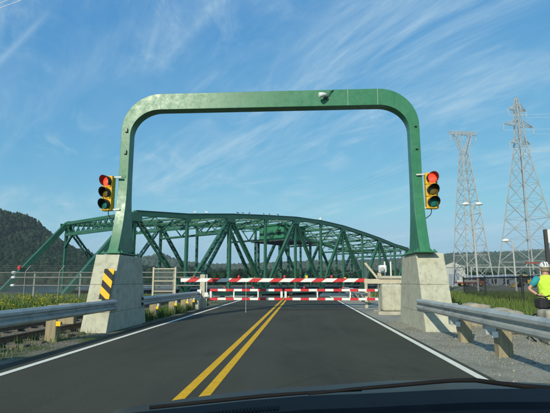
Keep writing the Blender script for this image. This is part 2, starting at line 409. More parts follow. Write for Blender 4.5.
# ground: dry gravelly soil with grass taking over away from the road
def ground_mat():
    m = mat('roadside_ground', (0.16,0.15,0.12), (0.22,0.20,0.165), 0.95, scale=9, bump=0.8, bscale=30, dist=0.03, spec=0.1)
    t = m.node_tree; b = t.nodes['Principled BSDF']
    base = b.inputs['Base Color'].links[0].from_socket
    tcn = t.nodes.new('ShaderNodeTexCoord')
    n = t.nodes.new('ShaderNodeTexNoise'); n.inputs['Scale'].default_value = 0.55; n.inputs['Detail'].default_value = 7; n.inputs['Roughness'].default_value = 0.65
    t.links.new(tcn.outputs['Object'], n.inputs['Vector'])
    mr = t.nodes.new('ShaderNodeMapRange'); mr.inputs['From Min'].default_value = 0.44; mr.inputs['From Max'].default_value = 0.58
    t.links.new(n.outputs['Fac'], mr.inputs['Value'])
    x = t.nodes.new('ShaderNodeMixRGB'); x.inputs[2].default_value = (0.065,0.095,0.026,1)
    t.links.new(mr.outputs[0], x.inputs[0]); t.links.new(base, x.inputs[1]); t.links.new(x.outputs[0], b.inputs['Base Color'])
    return m
M['ground'] = ground_mat()
M['yard'] = mat('gravel_yard', (0.24,0.22,0.175), (0.30,0.275,0.22), 0.95, scale=0.6, bump=0.3, bscale=6, c3=(0.12,0.135,0.06), s3=0.06, lo3=0.5, hi3=0.62, spec=0.1)

# ------------------------------------------------------------------ setting: ground, road, water, hills
def land_s(x, y):
    s1 = 43.0 - y
    s2 = np.minimum(x - (14 + 0.33 * (y - 44)), 1e9)
    s3 = np.minimum(y - 190, x + 60)
    return np.maximum(np.maximum(s1, s2), s3)
def axis(lo, hi, fine_lo, fine_hi, step, grow=1.25):
    a = list(np.arange(fine_lo, fine_hi + 1e-6, step))
    d = step; x = fine_hi
    while x < hi: d *= grow; x += d; a.append(min(x, hi))
    d = step; x = fine_lo
    while x > lo: d *= grow; x -= d; a.insert(0, max(x, lo))
    return np.unique(np.round(a, 4))
def height_grid(name, xs, ys, hf, m):
    X, Y = np.meshgrid(xs, ys); Z = hf(X, Y)
    V = np.stack([X, Y, Z], -1).reshape(-1, 3)
    nx, ny = len(xs), len(ys)
    i = (np.arange(ny - 1)[:, None] * nx + np.arange(nx - 1)[None]).ravel()
    F = np.stack([i, i + 1, i + nx + 1, i + nx], -1)
    return np_mesh(name, V, F, m, smooth=True)
def gh(x, y):
    s = land_s(x, y)
    z = np.where(s >= 0, -0.035, np.maximum(s * 0.9, -6.0))
    rough = 0.02 * np.sin(x * 2.1 + y * 0.7) + 0.015 * np.sin(x * 0.9 - y * 1.7)
    side = np.clip((-5.3 - x) / 1.5, 0, 1)
    z = z + np.where(s >= 0, side * (rough - 0.03), 0)
    return z
xs = np.unique(np.concatenate([axis(-700, 2600, -40, 40, 1.0), [-5.3]]))
ys = np.unique(np.concatenate([axis(-60, 2600, -6, 50, 1.0), [43.0]]))
g_o = height_grid('ground', xs, ys, gh, M['ground']); tag(g_o, kind='structure')
def strip(x0, x1, y0, y1, z, n=1):
    mb = MB()
    for k in range(n):
        a, b = y0 + (y1-y0)*k/n, y0 + (y1-y0)*(k+1)/n
        mb.add([(x0,a,z),(x1,a,z),(x1,b,z),(x0,b,z)], [(0,1,2,3)])
    return mb
yb = MB().add([(16,40,-0.02),(30,40,-0.02),(600,40,-0.02),(900,900,-0.02),(300,900,-0.02),(19,46,-0.02)], [(0,1,2,3,4,5)])
tag(yb.build('gravel_yard', M['yard']), kind='structure')
tag(strip(-2400, 2600, 30, 2950, -2.6).build('water', M['water']), kind='structure')
# far sea floor under the horizon
# road and shoulder sheets
tag(strip(-5.0, 2.72, -8, 42.9, 0.0, 8).build('road', M['asphalt']), kind='structure')
tag(strip(2.72, 6.6, -8, 42.0, -0.006, 8).build('gravel_shoulder', M['gravel']), kind='structure')
def line(name, x, w, mname):
    o = strip(x - w/2, x + w/2, -8, 42.9, 0.004, 1).build(name, M[mname]); tag(o, kind='structure'); return o
line('white_edge_line', -4.50, 0.13, 'white_paint')
line('white_edge_line', 2.56, 0.13, 'white_paint')
line('yellow_centre_line', -1.465, 0.13, 'yellow_paint')
line('yellow_centre_line', -1.195, 0.13, 'yellow_paint')
# bridge abutment at the end of the road
ab = MB().box(-8.5, 7.5, 42.9, 43.9, -5, -0.02)
tag(ab.build('abutment', M['concrete_old'], bevel=0.03), kind='structure')

# hills ---------------------------------------------------------------
def lerp_tab(x, tab):
    return np.interp(x, [a for a, _ in tab], [b for _, b in tab])
L_TAB = [(-1500,40),(-1150,70),(-850,112),(-640,122),(-520,118),(-500,113),(-465,106),(-429,79),(-407,67),(-367,49),(-325,37),(-290,27),(-230,15),(-120,12),(0,10),(150,8),(300,0)]
F_TAB = [(-2000,92),(-1000,86),(-803,88),(-690,95),(-642,120),(-565,86),(-331,68),(0,80),(250,84),(444,96),(555,104),(667,117),(886,121),(1104,129),(1500,140),(2600,125)]
def prof(y, y0, y1, y2):
    a = np.clip((y - y0) / (y1 - y0), 0, 1); b = np.clip((y2 - y) / (y2 - y1), 0, 1)
    s = np.minimum(a, b); return s * s * (3 - 2 * s) * 0.6 + 0.4 * s
def wob(x, y, k):
    return np.sin(x*k + 1.3*np.sin(y*k*0.7)) * 0.5 + np.sin(x*k*2.3 + y*k*1.9) * 0.3 + np.sin(y*k*3.1 - x*k*1.1) * 0.2
def h_left(x, y):
    h = lerp_tab(x, L_TAB) * prof(y, 420, 720, 1200)
    return h * (1 + 0.06 * wob(x, y, 0.02)) - 4 + 3.2 * np.clip((y - 410) / 20, 0, 1)
def h_far(x, y):
    h = lerp_tab(x, F_TAB) * prof(y, 1150, 2100, 2900)
    return h * (1 + 0.05 * wob(x, y, 0.006)) - 4 + 4 * np.clip((y - 1120) / 60, 0, 1)
tag(height_grid('hill', np.arange(-1500, 301, 12.), np.arange(405, 1200, 12.), h_left, M['hill']), kind='structure')
tag(height_grid('far_hills', np.arange(-2000, 2500, 40.), np.arange(1100, 2900, 40.), h_far, M['hill']), kind='structure')
tag(strip(-1500, 40, 398, 424, -0.9).build('beach', M['beach']), kind='structure')
def ico(sub):
    bm = bmesh.new(); bmesh.ops.create_icosphere(bm, subdivisions=sub, radius=1)
    bm.verts.ensure_lookup_table()
    V = np.array([v.co[:] for v in bm.verts]); F = np.array([[v.index for v in f.verts] for f in bm.faces]); bm.free()
    return V, F
def crowns(name, P, Rr, Hh, m, sub=2, jit=0.22):
    V0, F0 = ico(sub); n = len(P)
    J = 1 + jit * rng.standard_normal((n, len(V0), 1))
    V = V0[None] * J
    V[..., 0] *= Rr[:, None]; V[..., 1] *= Rr[:, None]; V[..., 2] *= Hh[:, None]
    V += P[:, None]
    F = (F0[None] + (np.arange(n) * len(V0))[:, None, None]).reshape(-1, 3)
    return tag(np_mesh(name, V.reshape(-1, 3), F, m), kind='stuff')
n = 36000
x = rng.uniform(-760, 260, n); y = 424 + (rng.random(n) ** 1.15) * 330
r = rng.uniform(1.5, 3.4, n) * np.where(rng.random(n) < 0.12, 1.4, 1)
P = np.stack([x, y, h_left(x, y) + r * 0.7], -1)
crowns('hillside_forest', P, r, r * rng.uniform(0.9, 1.9, n), M['forest'], sub=1, jit=0.28)
n = 30000
x = rng.uniform(-1700, 2200, n); y = 1180 + rng.random(n) * 950
r = rng.uniform(4, 9, n)
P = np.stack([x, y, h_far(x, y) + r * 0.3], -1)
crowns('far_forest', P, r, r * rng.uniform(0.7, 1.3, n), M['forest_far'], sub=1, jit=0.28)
# tree belt on the far bank behind the bridge
n = 7000
x = rng.uniform(-58, 88, n); y = 215 + rng.random(n) * 190
r = rng.uniform(0.8, 1.9, n)
P = np.stack([x, y, r * rng.uniform(0.5, 2.4, n)], -1)
crowns('far_bank_trees', P, r, r * rng.uniform(1.0, 1.9, n), M['forest'], sub=1, jit=0.28)

hzm = bpy.data.materials.new('haze'); hzm.use_nodes = True
ht_ = hzm.node_tree; ht_.nodes.clear()
pv_ = ht_.nodes.new('ShaderNodeVolumePrincipled'); pv_.inputs['Color'].default_value = (0.80, 0.90, 1.0, 1)
pv_.inputs['Density'].default_value = 0.00014; pv_.inputs['Anisotropy'].default_value = 0.2
mo_ = ht_.nodes.new('ShaderNodeOutputMaterial'); ht_.links.new(pv_.outputs[0], mo_.inputs['Volume'])
tag(MB().box(-2700, 2800, -70, 3050, -7.5, 200).build('haze', hzm), kind='stuff')

# ------------------------------------------------------------------ concrete piers of the portal
def pier(name, x0, x1, fb, ft, bb, bt, ztop, label):
    t = thing(name, label, 'concrete pier', ((x0+x1)/2, (fb+bb)/2, 0), group='concrete piers under the portal frame')
    ox, oy = (x0+x1)/2, (fb+bb)/2
    cuts = [-0.35, 0.50, 1.28, ztop]
    for a, b in zip(cuts[:-1], cuts[1:]):
        def yy(z, p, q): return p + (q - p) * z / ztop - oy
        g = 0.003 if b < ztop else 0
        mb = MB()
        za, zb = a + (0.003 if a > 0 else 0), b - g
        ins = 0.03
        xi0, xi1 = x0 - ox, x1 - ox
        tx = ins * (b / ztop); txa = ins * (max(a, 0) / ztop)
        mb.add([(xi0+txa*0, yy(za,fb,ft), za),(xi1-txa, yy(za,fb,ft), za),(xi1-txa, yy(za,bb,bt), za),(xi0, yy(za,bb,bt), za),
                (xi0, yy(zb,fb,ft), zb),(xi1-tx, yy(zb,fb,ft), zb),(xi1-tx, yy(zb,bb,bt), zb),(xi0, yy(zb,bb,bt), zb)],
               [(0,3,2,1),(4,5,6,7),(0,1,5,4),(1,2,6,5),(2,3,7,6),(3,0,4,7)])
        mb.build('concrete_lift', M['concrete'], t, bevel=0.010, seg=2)
    mb = MB().box(x0-ox+0.05, x1-ox-0.09, fb-oy+0.75, bb-oy-0.75, -0.3, ztop-0.05)
    mb.build('core', M['concrete'], t)
    return t
pier('concrete_pier', -6.15, -5.40, 12.65, 13.35, 15.85, 15.25, 2.16, 'tapered concrete pier at the left of the road with striped hazard board')
pier('concrete_pier', 3.40, 4.24, 13.15, 13.85, 16.50, 15.75, 2.20, 'tapered concrete pier right of the road carrying the right portal leg')
hz = thing('hazard_marker', 'yellow and black diagonal striped board on the left concrete pier', 'hazard board', (-5.60, 12.955, 1.30))
hp = MB().box(-0.15, 0.15, -0.008, 0.008, -0.45, 0.45).build('striped_panel', M['hazard'], hz, bevel=0.004)
hb = MB().box(-0.03, 0.03, 0.009, 0.06, -0.4, 0.4).build('backing_rail', M['galv'], hz)
hz.rotation_euler = (R(-18), 0, 0)

# ------------------------------------------------------------------ green portal frame
YF, DEP, PW = 14.2, 0.40, 0.31
XL, XR, ZT, BH = -5.95, 3.80, 7.58, 0.56
pf = thing('portal_frame', 'green steel portal frame spanning the road on two concrete piers', 'portal frame', ((XL+XR)/2, YF+0.2, 2.18))
px0, py0, pz0 = pf.location
def post_depth(z):
    t = max(0.0, min(1.0, (4.9 - z) / (4.9 - 2.24)))
    e = t ** 2.3
    return YF - 0.52 * e, YF + DEP + 0.50 * e
# outline path: outer and inner rails of the frame seen from the front
outer, inner = [], []
RO, NSEG = 1.27, 14
zs = [2.24, 2.4, 2.6, 2.85, 3.1, 3.4, 3.7, 4.0, 4.4, 4.9, 5.6]
for z in zs:
    outer.append((XL, z)); inner.append((XL + PW, z))
for k in range(NSEG + 1):
    a = math.pi - (math.pi / 2) * k / NSEG
    outer.append((XL + RO + RO * math.cos(a), ZT - RO + RO * math.sin(a)))
    rix, riz = RO - PW, RO - BH + 0.16
    inner.append((XL + RO + rix * math.cos(a), (ZT - BH - riz) + riz * math.sin(a)))
def mirror(L): return [(XL + XR - a, b) for a, b in reversed(L)]
outer = outer + mirror(outer); inner = inner + mirror(inner)
mb = MB(); rings = []
for (xo, zo), (xi, zi) in zip(outer, inner):
    f1, b1 = post_depth(zo); f2, b2 = post_depth(zi)
    rings.append([(xo-px0, f1-py0, zo-pz0), (xi-px0, f2-py0, zi-pz0), (xi-px0, b2-py0, zi-pz0), (xo-px0, b1-py0, zo-pz0)])
frame = mb.loft(rings).build('steel_frame', M['green_paint'], pf, bevel=0.012, seg=2)
frame.data.shade_smooth()
frame.modifiers['bevel'].harden_normals = True
for sx, xc in ((-1, XL + PW/2), (1, XR - PW/2)):
    MB().box(xc-0.30-px0, xc+0.30-px0, 13.52-py0, 15.28-py0, 2.205-pz0, 2.243-pz0).build('base_plate', M['green_paint'], pf, bevel=0.006)
    for yy in (13.85, 14.95):
        for s in (-1, 1):
            a = xc + s * (PW/2); b = xc + s * 0.28
            MB().add([(a-px0,yy-0.012-py0,2.244-pz0),(b-px0,yy-0.012-py0,2.244-pz0),(a-px0,yy-0.012-py0,2.37-pz0),(a-px0,yy+0.012-py0,2.244-pz0),(b-px0,yy+0.012-py0,2.244-pz0),(a-px0,yy+0.012-py0,2.37-pz0)],
                  [(0,1,2),(5,4,3),(0,3,4,1),(1,4,5,2),(2,5,3,0)]).build('gusset', M['green_paint'], pf)
    for yy in (13.60, 14.0, 14.45, 14.85, 15.2):
        for s in (-1, 1):
            MB().lathe((xc+s*0.235-px0, yy-py0, 2.243-pz0), (0,0,1), [(0,0.04),(0.03,0.04),(0.031,0.02),(0.06,0.02)], 8).build('anchor_bolt', M['green_paint'], pf)
    for z in (6.25, 5.5):
        b = MB().box(xc-0.01-px0, xc+0.07-px0, YF-0.05-py0, YF-0.001-py0, z-pz0, z+0.02-pz0)
        if sx < 0: b.box(xc+0.05-px0, xc+0.07-px0, YF-0.05-py0, YF-0.001-py0, z+0.021-pz0, z+0.13-pz0)
        b.build('step_bracket', M['black'], pf)
    MB().lathe((xc+0.02-px0, YF+0.005-py0, 4.75-pz0), (0,-1,0), [(0,0.06),(0.015,0.06),(0.02,0.05)], 14).build('cover_plate', M['green_paint'], pf)
for x in (XL + RO + 0.02, XR - RO - 0.02, 1.55):
    MB().box(x-0.009-px0, x+0.009-px0, YF-0.004-py0, YF+0.02-py0, ZT-BH+0.005-pz0, ZT-0.004-pz0).build('weld_seam', M['seam'], pf)

fl = thing('floodlight', 'small white floodlight with a cable on the portal crossbeam', 'floodlight', (0.80, YF-0.004, 7.30))
MB().box(-0.05, 0.09, -0.03, 0, -0.06, 0.06).build('mount_plate', M['dark'], fl, bevel=0.006)
MB().tube([(0.02,-0.03,0),(0.0,-0.12,0.03),(-0.03,-0.17,0.03)], 0.02).build('arm', M['dark'], fl)
MB().lathe((0.0,-0.18,0.04), (-1,-0.4,-0.25), [(-0.06,0.03),(0,0.055),(0.10,0.075),(0.2,0.08),(0.21,0.06)], 16).build('lamp_housing', M['white'], fl, smooth=True)
MB().tube([(0.06,-0.035,0.02),(0.12,-0.06,0.08),(0.18,-0.05,0.17),(0.26,-0.02,0.23),(0.34,0.05,0.285)], 0.014, 6).build('cable', M['black'], fl)

# ------------------------------------------------------------------ traffic lights
def traffic_light(label, x, yy, ztop, rz, side):
    t = thing('traffic_light', label, 'traffic light', (x, yy, ztop - 1.14), rz, 'traffic lights on the portal legs')
    for k in range(3):
        zc = 0.19 + 0.38 * (2 - k)
        MB().box(-0.18, 0.18, -0.10, 0.10, zc - 0.187, zc + 0.187).build('signal_housing', M['yellow'], t, bevel=0.02, seg=2)
        lens = MB().lathe((0, -0.101, zc), (0,-1,0), [(0,0.150),(0.012,0.148),(0.03,0.11),(0.042,0.05),(0.045,0.01)], 24)
        lens.build('lens', (M['lens_red'], M['lens_amber'], M['lens_green'])[k], t, smooth=True)
        v = MB(); N = 20; rings = []
        vs, fs = [], []
        for j in range(N + 1):        # tunnel visor, open at the bottom
            a = R(-52) + R(284) * j / N
            ln = 0.10 + 0.16 * (0.5 + 0.5 * math.sin(a))
            for rr in (0.160, 0.168):
                for yv in (-0.1, -0.1 - ln):
                    vs.append((rr * math.cos(a), yv, zc + rr * math.sin(a)))
        for j in range(N):
            b, c = j*4, j*4+4
            fs += [(b, c, c+1, b+1), (b+2, b+3, c+3, c+2), (b+1, c+1, c+3, b+3)]
        v.add(vs, fs).build('visor', M['black'], t, smooth=False)
    for zc in (1.10, 0.04):
        MB().bar((0.10*side, 0.0, zc), (0.42*side, 0.06, zc), 0.045, 0.045).build('bracket_arm', M['galv'], t)
    MB().tube([(0.02*side,0.02,0.0),(0.02*side,0.02,-0.10),(0.06*side,0.03,-0.18),(0.16*side,0.06,-0.26),(0.26*side,0.08,-0.30)], 0.014, 6).build('cable', M['black'], t)
    return t
traffic_light('yellow traffic light with red lit, on the left portal leg', -6.22, 14.12, 4.74, R(-14), 1)
traffic_light('yellow traffic light with red lit, on the right portal leg', 4.03, 14.12, 4.71, R(3), -1)

# ------------------------------------------------------------------ guard rails
W_PROF = [(0.012,-0.156),(0.03,-0.150),(0.083,-0.105),(0.083,-0.055),(0.004,-0.020),(0.004,0.020),(0.083,0.055),(0.083,0.105),(0.03,0.150),(0.012,0.156)]
def guard_rail(label, x, facing, y0, y1, posts, zc, refl_mat, post_m='wood', blk=0.20, post_w=0.26, post_off=0.0, blk_m='galv'):
    t = thing('guard_rail', label, 'guard rail', (x, y0, 0), group='steel guard rails along the road')
    L = y1 - y0; nseg = max(1, round(L / 3.8))
    for k in range(nseg):
        a, b = L * k / nseg, L * (k + 1) / nseg - 0.004
        mb = MB()
        ra = []
        for yv in (a, b):
            ra.append([(facing * (d - 0.083), yv, zc + z) for d, z in W_PROF] + [(facing * (d - 0.083 - 0.006), yv, zc + z) for d, z in reversed(W_PROF)])
        mb.loft(ra).build('steel_rail', M['galv'], t)
    for p in posts:
        yv = p - y0; s = -facing
        bx0, bx1 = sorted((s * 0.088, s * (0.088 + blk)))
        MB().box(bx0, bx1, yv - 0.08, yv + 0.08, zc - 0.33, zc + 0.15).build('offset_block', M[blk_m], t, bevel=0.01)
        px_0, px_1 = sorted((s * (0.09 + blk + post_off), s * (0.09 + blk + post_off + post_w)))
        MB().box(px_0, px_1, yv - 0.11, yv + 0.11, -0.4, zc + 0.11).build('post', M[post_m], t, bevel=0.012)
        r0, r1 = sorted((s * (blk - 0.02), s * (blk + 0.09)))
        MB().box(r0, r1, yv - 0.125, yv - 0.115, zc - 0.37, zc - 0.26).build('reflector', refl_mat, t)
    mb = MB()
    for p in posts:
        mb.lathe((facing * -0.078, p - y0, zc), (facing, 0, 0), [(0,0.022),(0.012,0.020),(0.018,0.008)], 8)
    if posts: mb.build('bolt_head', M['galv'], t)
    return t
gr_r = guard_rail('galvanised guard rail on wooden posts along the right gravel shoulder', 3.33, -1, -3.0, 13.85, [11.1, 9.05, 6.55, 4.3, 2.0, -0.4], 0.715, M['white'])
gr_l = guard_rail('galvanised guard rail with yellow reflector in the near left foreground', -5.32, 1, -3.0, 13.15, [10.85, 7.0, 3.2, -0.6], 0.70, M['refl_yellow'], blk=0.40, blk_m='wood')
gr_f = guard_rail('guard rail on pale wooden posts behind the left concrete pier', -5.32, 1, 15.35, 24.2, [17.4, 19.9, 21.9, 23.2], 0.705, M['refl_yellow'], blk=0.10)
guard_rail('short guard rail on the right beyond the barrier gate', 3.60, -1, 27.5, 42.0, [28.5, 32, 35.5, 39], 0.70, M['white'])

# ------------------------------------------------------------------ barrier gates
BY = 24.0
def gate_leaf(label, xa, xb, hinge_left):
    t = thing('barrier_gate', label, 'barrier gate', (xa if hinge_left else xb, BY, 0.4), group='low red and white barrier gates across the road')
    ox = t.location.x
    a, b = xa - ox, xb - ox
    MB().box(a, b, -0.035, 0.035, 0.45, 0.575).build('top_rail', M['barrier_rail'], t, bevel=0.006)
    MB().box(a, b, -0.035, 0.035, 0.0, 0.125).build('bottom_rail', M['barrier_rail'], t, bevel=0.006)
    k = 0
    for q in np.linspace(a, b, 4):
        w = 0.065 if 0 < k < 3 else 0.11
        xq = q + (0.045 if k == 0 else -0.045 if k == 3 else 0)
        MB().box(xq - w/2, xq + w/2, -0.03, 0.03, 0.127, 0.448).build('upright', M['white'], t); k += 1
    for q in ((a*0.8 + b*0.2), (a*0.4 + b*0.6)):
        lm = MB().lathe((q, 0, 0.576), (0,0,1), [(0,0.04),(0.03,0.045),(0.09,0.045),(0.12,0.02)], 10).build('warning_lamp', M['red'], t, smooth=True)
    return t
gate_leaf('low red and white striped barrier gate hinged beside the left post', -4.82, -1.02, True)
gate_leaf('low red and white striped barrier gate reaching the concrete pedestal at right', -0.90, 4.15, False)
# end frame between the leaves and hinge castings
lt = thing('gate_post', 'square weathered post with white hinge brackets left of the barrier gate', 'post', (-5.20, 24.0, 0))
MB().box(-0.13, 0.13, -0.13, 0.13, -0.3, 1.72).build('timber', M['cream'], lt, bevel=0.015)
MB().box(0.19, 0.22, -0.02, 0.02, 0.0, 1.72).build('white_rod', M['white'], lt)
for x0_, x1_, z in ((-0.34, -0.05, 0.42), (-0.26, -0.02, 0.70), (0.12, 0.34, 0.55)):
    MB().box(x0_, x1_, -0.21, -0.135, z, z + 0.24).build('hinge_bracket', M['white'], lt, bevel=0.04, seg=2)
cbx = thing('control_box', 'pale control cabinet on a concrete plinth at the end of the left guard rail', 'control cabinet', (-5.55, 23.55, 0))
MB().box(-0.36, 0.0, -0.2, 0.2, 0.0, 0.50).build('cabinet', M['white'], cbx, bevel=0.015)
MB().box(0.005, 0.30, -0.22, 0.22, -0.1, 0.46).build('plinth', M['concrete'], cbx, bevel=0.02)
MB().box(-0.33, -0.03, -0.212, -0.201, 0.05, 0.45).build('door', M['white'], cbx)
# raised boom with counterweight arm on its pedestal
BM = 20.3
bo = thing('barrier_boom', 'long red and white striped boom across the road resting on concrete pedestal', 'barrier boom', (3.75, BM, 1.42))
MB().bar((-9.15, 0, 0.0), (-0.95, 0, -0.01), 0.08, 0.165).build('boom_pole', M['barrier_slant'], bo, bevel=0.008)
for q in (-8.55, -6.55, -4.52, -2.45):
    MB().lathe((q, 0, 0.081), (0,0,1), [(0,0.035),(0.03,0.05),(0.1,0.05),(0.13,0.025)], 10).build('warning_lamp', M['red'], bo, smooth=True)
MB().tube([(-6.22, 0, -0.06), (-6.22, 0.0, -1.40)], 0.012, 6).build('support_leg', M['galv'], bo)
MB().box(-1.05, 0.55, -0.13, 0.13, -0.16, 0.05).build('counterweight_arm', M['cream'], bo, bevel=0.012)
MB().box(-0.45, 0.55, -0.2, 0.2, 0.055, 0.18).build('counterweight', M['concrete_old'], bo, bevel=0.02)
MB().bar((-0.40, 0.22, 0.05), (-0.95, 0.26, 0.75), 0.09, 0.09).build('brace', M['cream'], bo)
pd = thing('concrete_pedestal', 'round-edged concrete pedestal under the boom counterweight arm', 'pedestal', (3.75, BM, 0))
MB().box(-0.36, 0.50, -0.42, 0.55, 0.12, 1.25).build('pedestal_block', M['concrete'], pd, bevel=0.10, seg=4)
MB().box(-0.58, 0.6, -0.75, 0.7, -0.2, 0.118).build('footing', M['concrete_old'], pd, bevel=0.02)
mt = thing('gate_motor', 'pale gate motor on a post behind the counterweight arm', 'motor unit', (3.55, 21.4, 0))
MB().box(-0.08, 0.08, -0.08, 0.08, 0, 1.75).build('post', M['cream'], mt)
MB().box(-0.02, 0.32, -0.2, 0.2, 1.752, 2.10).build('motor_case', M['white'], mt, bevel=0.06, seg=3)
MB().lathe((0.1,-0.2,1.9), (0,-1,0), [(0,0.11),(0.08,0.11),(0.1,0.08)], 14).build('motor_cover', M['wall_grey'], mt, smooth=True)
for k, q in enumerate((3.92, 4.20)):
    p_ = thing('steel_bollard', ('slim white post nearer the boom brace, behind the pedestal', 'slim white post nearer the right portal pier, behind the pedestal')[k], 'post', (q, 22.0, 0), group='slim white posts behind the pedestal')
    MB().tube([(0,0,-0.2),(0,0,2.25)], 0.035, 10).build('tube', M['white'], p_)
    MB().lathe((0,0,2.25), (0,0,1), [(0,0.04),(0.02,0.04),(0.04,0.02)], 10).build('cap', M['white'], p_)
rp = thing('rope_line', 'thin rope sagging from a wooden post behind the boom', 'rope', (3.35, 24.5, 0))
MB().box(-0.07, 0.07, -0.07, 0.07, -0.2, 2.1).build('timber_post', M['cream'], rp)
pts = [(-6.2 + 6.2*k/12, 0.0, 1.55 + 0.45*(k/12) - 0.25*math.sin(math.pi*k/12)) for k in range(13)]
MB().tube(pts, 0.014, 5).build('rope', M['cream'], rp)

# ------------------------------------------------------------------ swing bridge
A0 = Vector((-22.16, 58.85, 0)); TH = 0.6206
DV = Vector((math.sin(TH), math.cos(TH), 0)); NV = Vector((-math.cos(TH), math.sin(TH), 0))
WB, PL = 18.17, 9.0
HT = [10.30, 10.87, 11.92, 12.70, 13.36, 13.58, 13.36, 12.70, 11.92, 10.87, 10.30]
br = thing('swing_bridge', 'green steel truss swing bridge turned open across the channel', 'swing bridge', tuple(A0 + DV*45 + NV*WB/2))
BO = Vector(br.location)
G = M['bridge_green']
def bp(i, side, z): return A0 + DV * (PL * i) + NV * (WB * side) + Vector((0,0,z)) - BO
def member(name, p, q, w, h, laced=False, side=NV, pitch=0.9):
    mb = MB(); p, q = Vector(p), Vector(q)
    if not laced:
        mb.bar(p, q, w, h, side)
    else:                                   # two channels tied by zigzag lacing on both faces
        d = (q - p).normalized(); s = (Vector(side) - d * Vector(side).dot(d)).normalized(); u = s.cross(d)
        for k in (-1, 1):
            mb.bar(p + u*k*(h/2-0.06), q + u*k*(h/2-0.06), w, 0.12, side)
        n = max(2, int((q - p).length / pitch))
        for f in (-1, 1):
            for k in range(n):
                a = p + (q-p)*(k/n) + u*(h/2-0.10)*(1 if k % 2 else -1) + s*f*(w/2-0.012)
                b = p + (q-p)*((k+1)/n) + u*(h/2-0.10)*(-1 if k % 2 else 1) + s*f*(w/2-0.012)
                mb.bar(a, b, 0.02, 0.09, side)
    return mb.build(name, G, br)
for sd in (0, 1):
    member('end_post', bp(-1, sd, -0.5), bp(0, sd, HT[0]), 0.62, 0.72)
    member('end_post', bp(11, sd, -0.5), bp(10, sd, HT[10]), 0.62, 0.72)
    for i in range(10):
        c = member('top_chord', bp(i, sd, HT[i]), bp(i+1, sd, HT[i+1]), 0.62, 0.72)
        cp = MB().bar(bp(i, sd, HT[i]+0.38), bp(i+1, sd, HT[i+1]+0.38), 0.80, 0.035, NV).build('cover_plate', G, c)
    for i in range(-1, 11):
        member('bottom_chord', bp(i, sd, -0.6), bp(i+1, sd, -0.6), 0.5, 0.5)
    for i in range(0, 11):
        member('vertical', bp(i, sd, -0.34), bp(i, sd, HT[i]-0.36), 0.42, 0.40, laced=(i % 2 == 0))
    for i in range(0, 10):
        a, b = (bp(i, sd, HT[i]-0.3), bp(i+1, sd, -0.35)) if i % 2 == 0 else (bp(i, sd, -0.35), bp(i+1, sd, HT[i+1]-0.3))
        member('diagonal', a, b, 0.5, 0.62, laced=True)
    for i in range(0, 11):
        s = -1 if sd == 0 else 1
        c = bp(i, sd, HT[i]) + NV * s * 0.32
        mb = MB()
        for dd in (NV * s * 0.0,):
            w_, h_ = (0.95, 1.5) if i % 2 == 0 else (0.5, 0.9)
            mb.bar(c + DV*(-w_) + Vector((0,0,-0.55)), c + DV*w_ + Vector((0,0,-0.55)), 0.03, h_*0.7, NV)
        mb.build('gusset_plate', G, br)
# portal struts and sway frames between the trusses
def sway(i, deep, name='sway_frame', nseg=6, both=True):
    z1 = HT[i] - 0.1; z0 = z1 - deep
    mb = MB()
    mb.bar(bp(i,0,z1), bp(i,1,z1), 0.35, 0.34, (0,0,1)); mb.bar(bp(i,0,z0), bp(i,1,z0), 0.35, 0.30, (0,0,1))
    for k in range(nseg):
        p = bp(i, k/nseg, z0 if k % 2 == 0 else z1); q = bp(i, (k+1)/nseg, z1 if k % 2 == 0 else z0)
        mb.bar(p, q, 0.16, 0.18, (0,0,1))
    return mb.build(name, G, br)
for i in (0, 10):
    z1 = HT[i]; z0 = z1 - 1.75
    mb = MB(); off = -DV * 0.15 if i == 0 else DV * 0.15
    for zz in (z1, z0): mb.bar(bp(i,0,zz)+off, bp(i,1,zz)+off, 0.45, 0.38, (0,0,1))
    for k in range(12):
        for a_, b_ in (((z0, z1)), ((z1, z0))):
            mb.bar(bp(i, k/12, a_)+off, bp(i, (k+1)/12, b_)+off, 0.10, 0.14, (0,0,1))
        mb.bar(bp(i,(k+0.5)/12,z1)+off, bp(i,(k+0.5)/12,z0)+off, 0.1, 0.12, NV)
    mb.build('portal_strut', G, br)
    for sd, s in ((0, 1), (1, -1)):
        MB().bar(bp(i, sd, z0-2.0)+off, bp(i, sd + s*0.12, z0)+off, 0.3, 0.3, DV).build('knee_brace', G, br)
for i in (1, 2, 3, 7, 8, 9): sway(i, 2.6 if i % 2 == 0 else 1.6)
sway(4, 3.6); sway(6, 3.6)
for i in range(10):                          # top lateral bracing
    mb = MB()
    for a_, b_ in ((0, 1), (1, 0)):
        mb.bar(bp(i, a_, HT[i]-0.25), bp(i+1, b_, HT[i+1]-0.25), 0.26, 0.22)
    mb.build('lateral_bracing', G, br)
for i in range(10):
    zm = (HT[i] + HT[i+1]) / 2
    mb = MB()
    for dz_ in (-0.15, -1.05): mb.bar(bp(i+0.5, 0, zm+dz_), bp(i+0.5, 1, zm+dz_), 0.2, 0.2, (0,0,1))
    for k in range(10): mb.bar(bp(i+0.5, k/10, zm-(0.15 if k % 2 else 1.05)), bp(i+0.5, (k+1)/10, zm-(1.05 if k % 2 else 0.15)), 0.1, 0.12, (0,0,1))
    mb.build('lattice_strut', G, br)
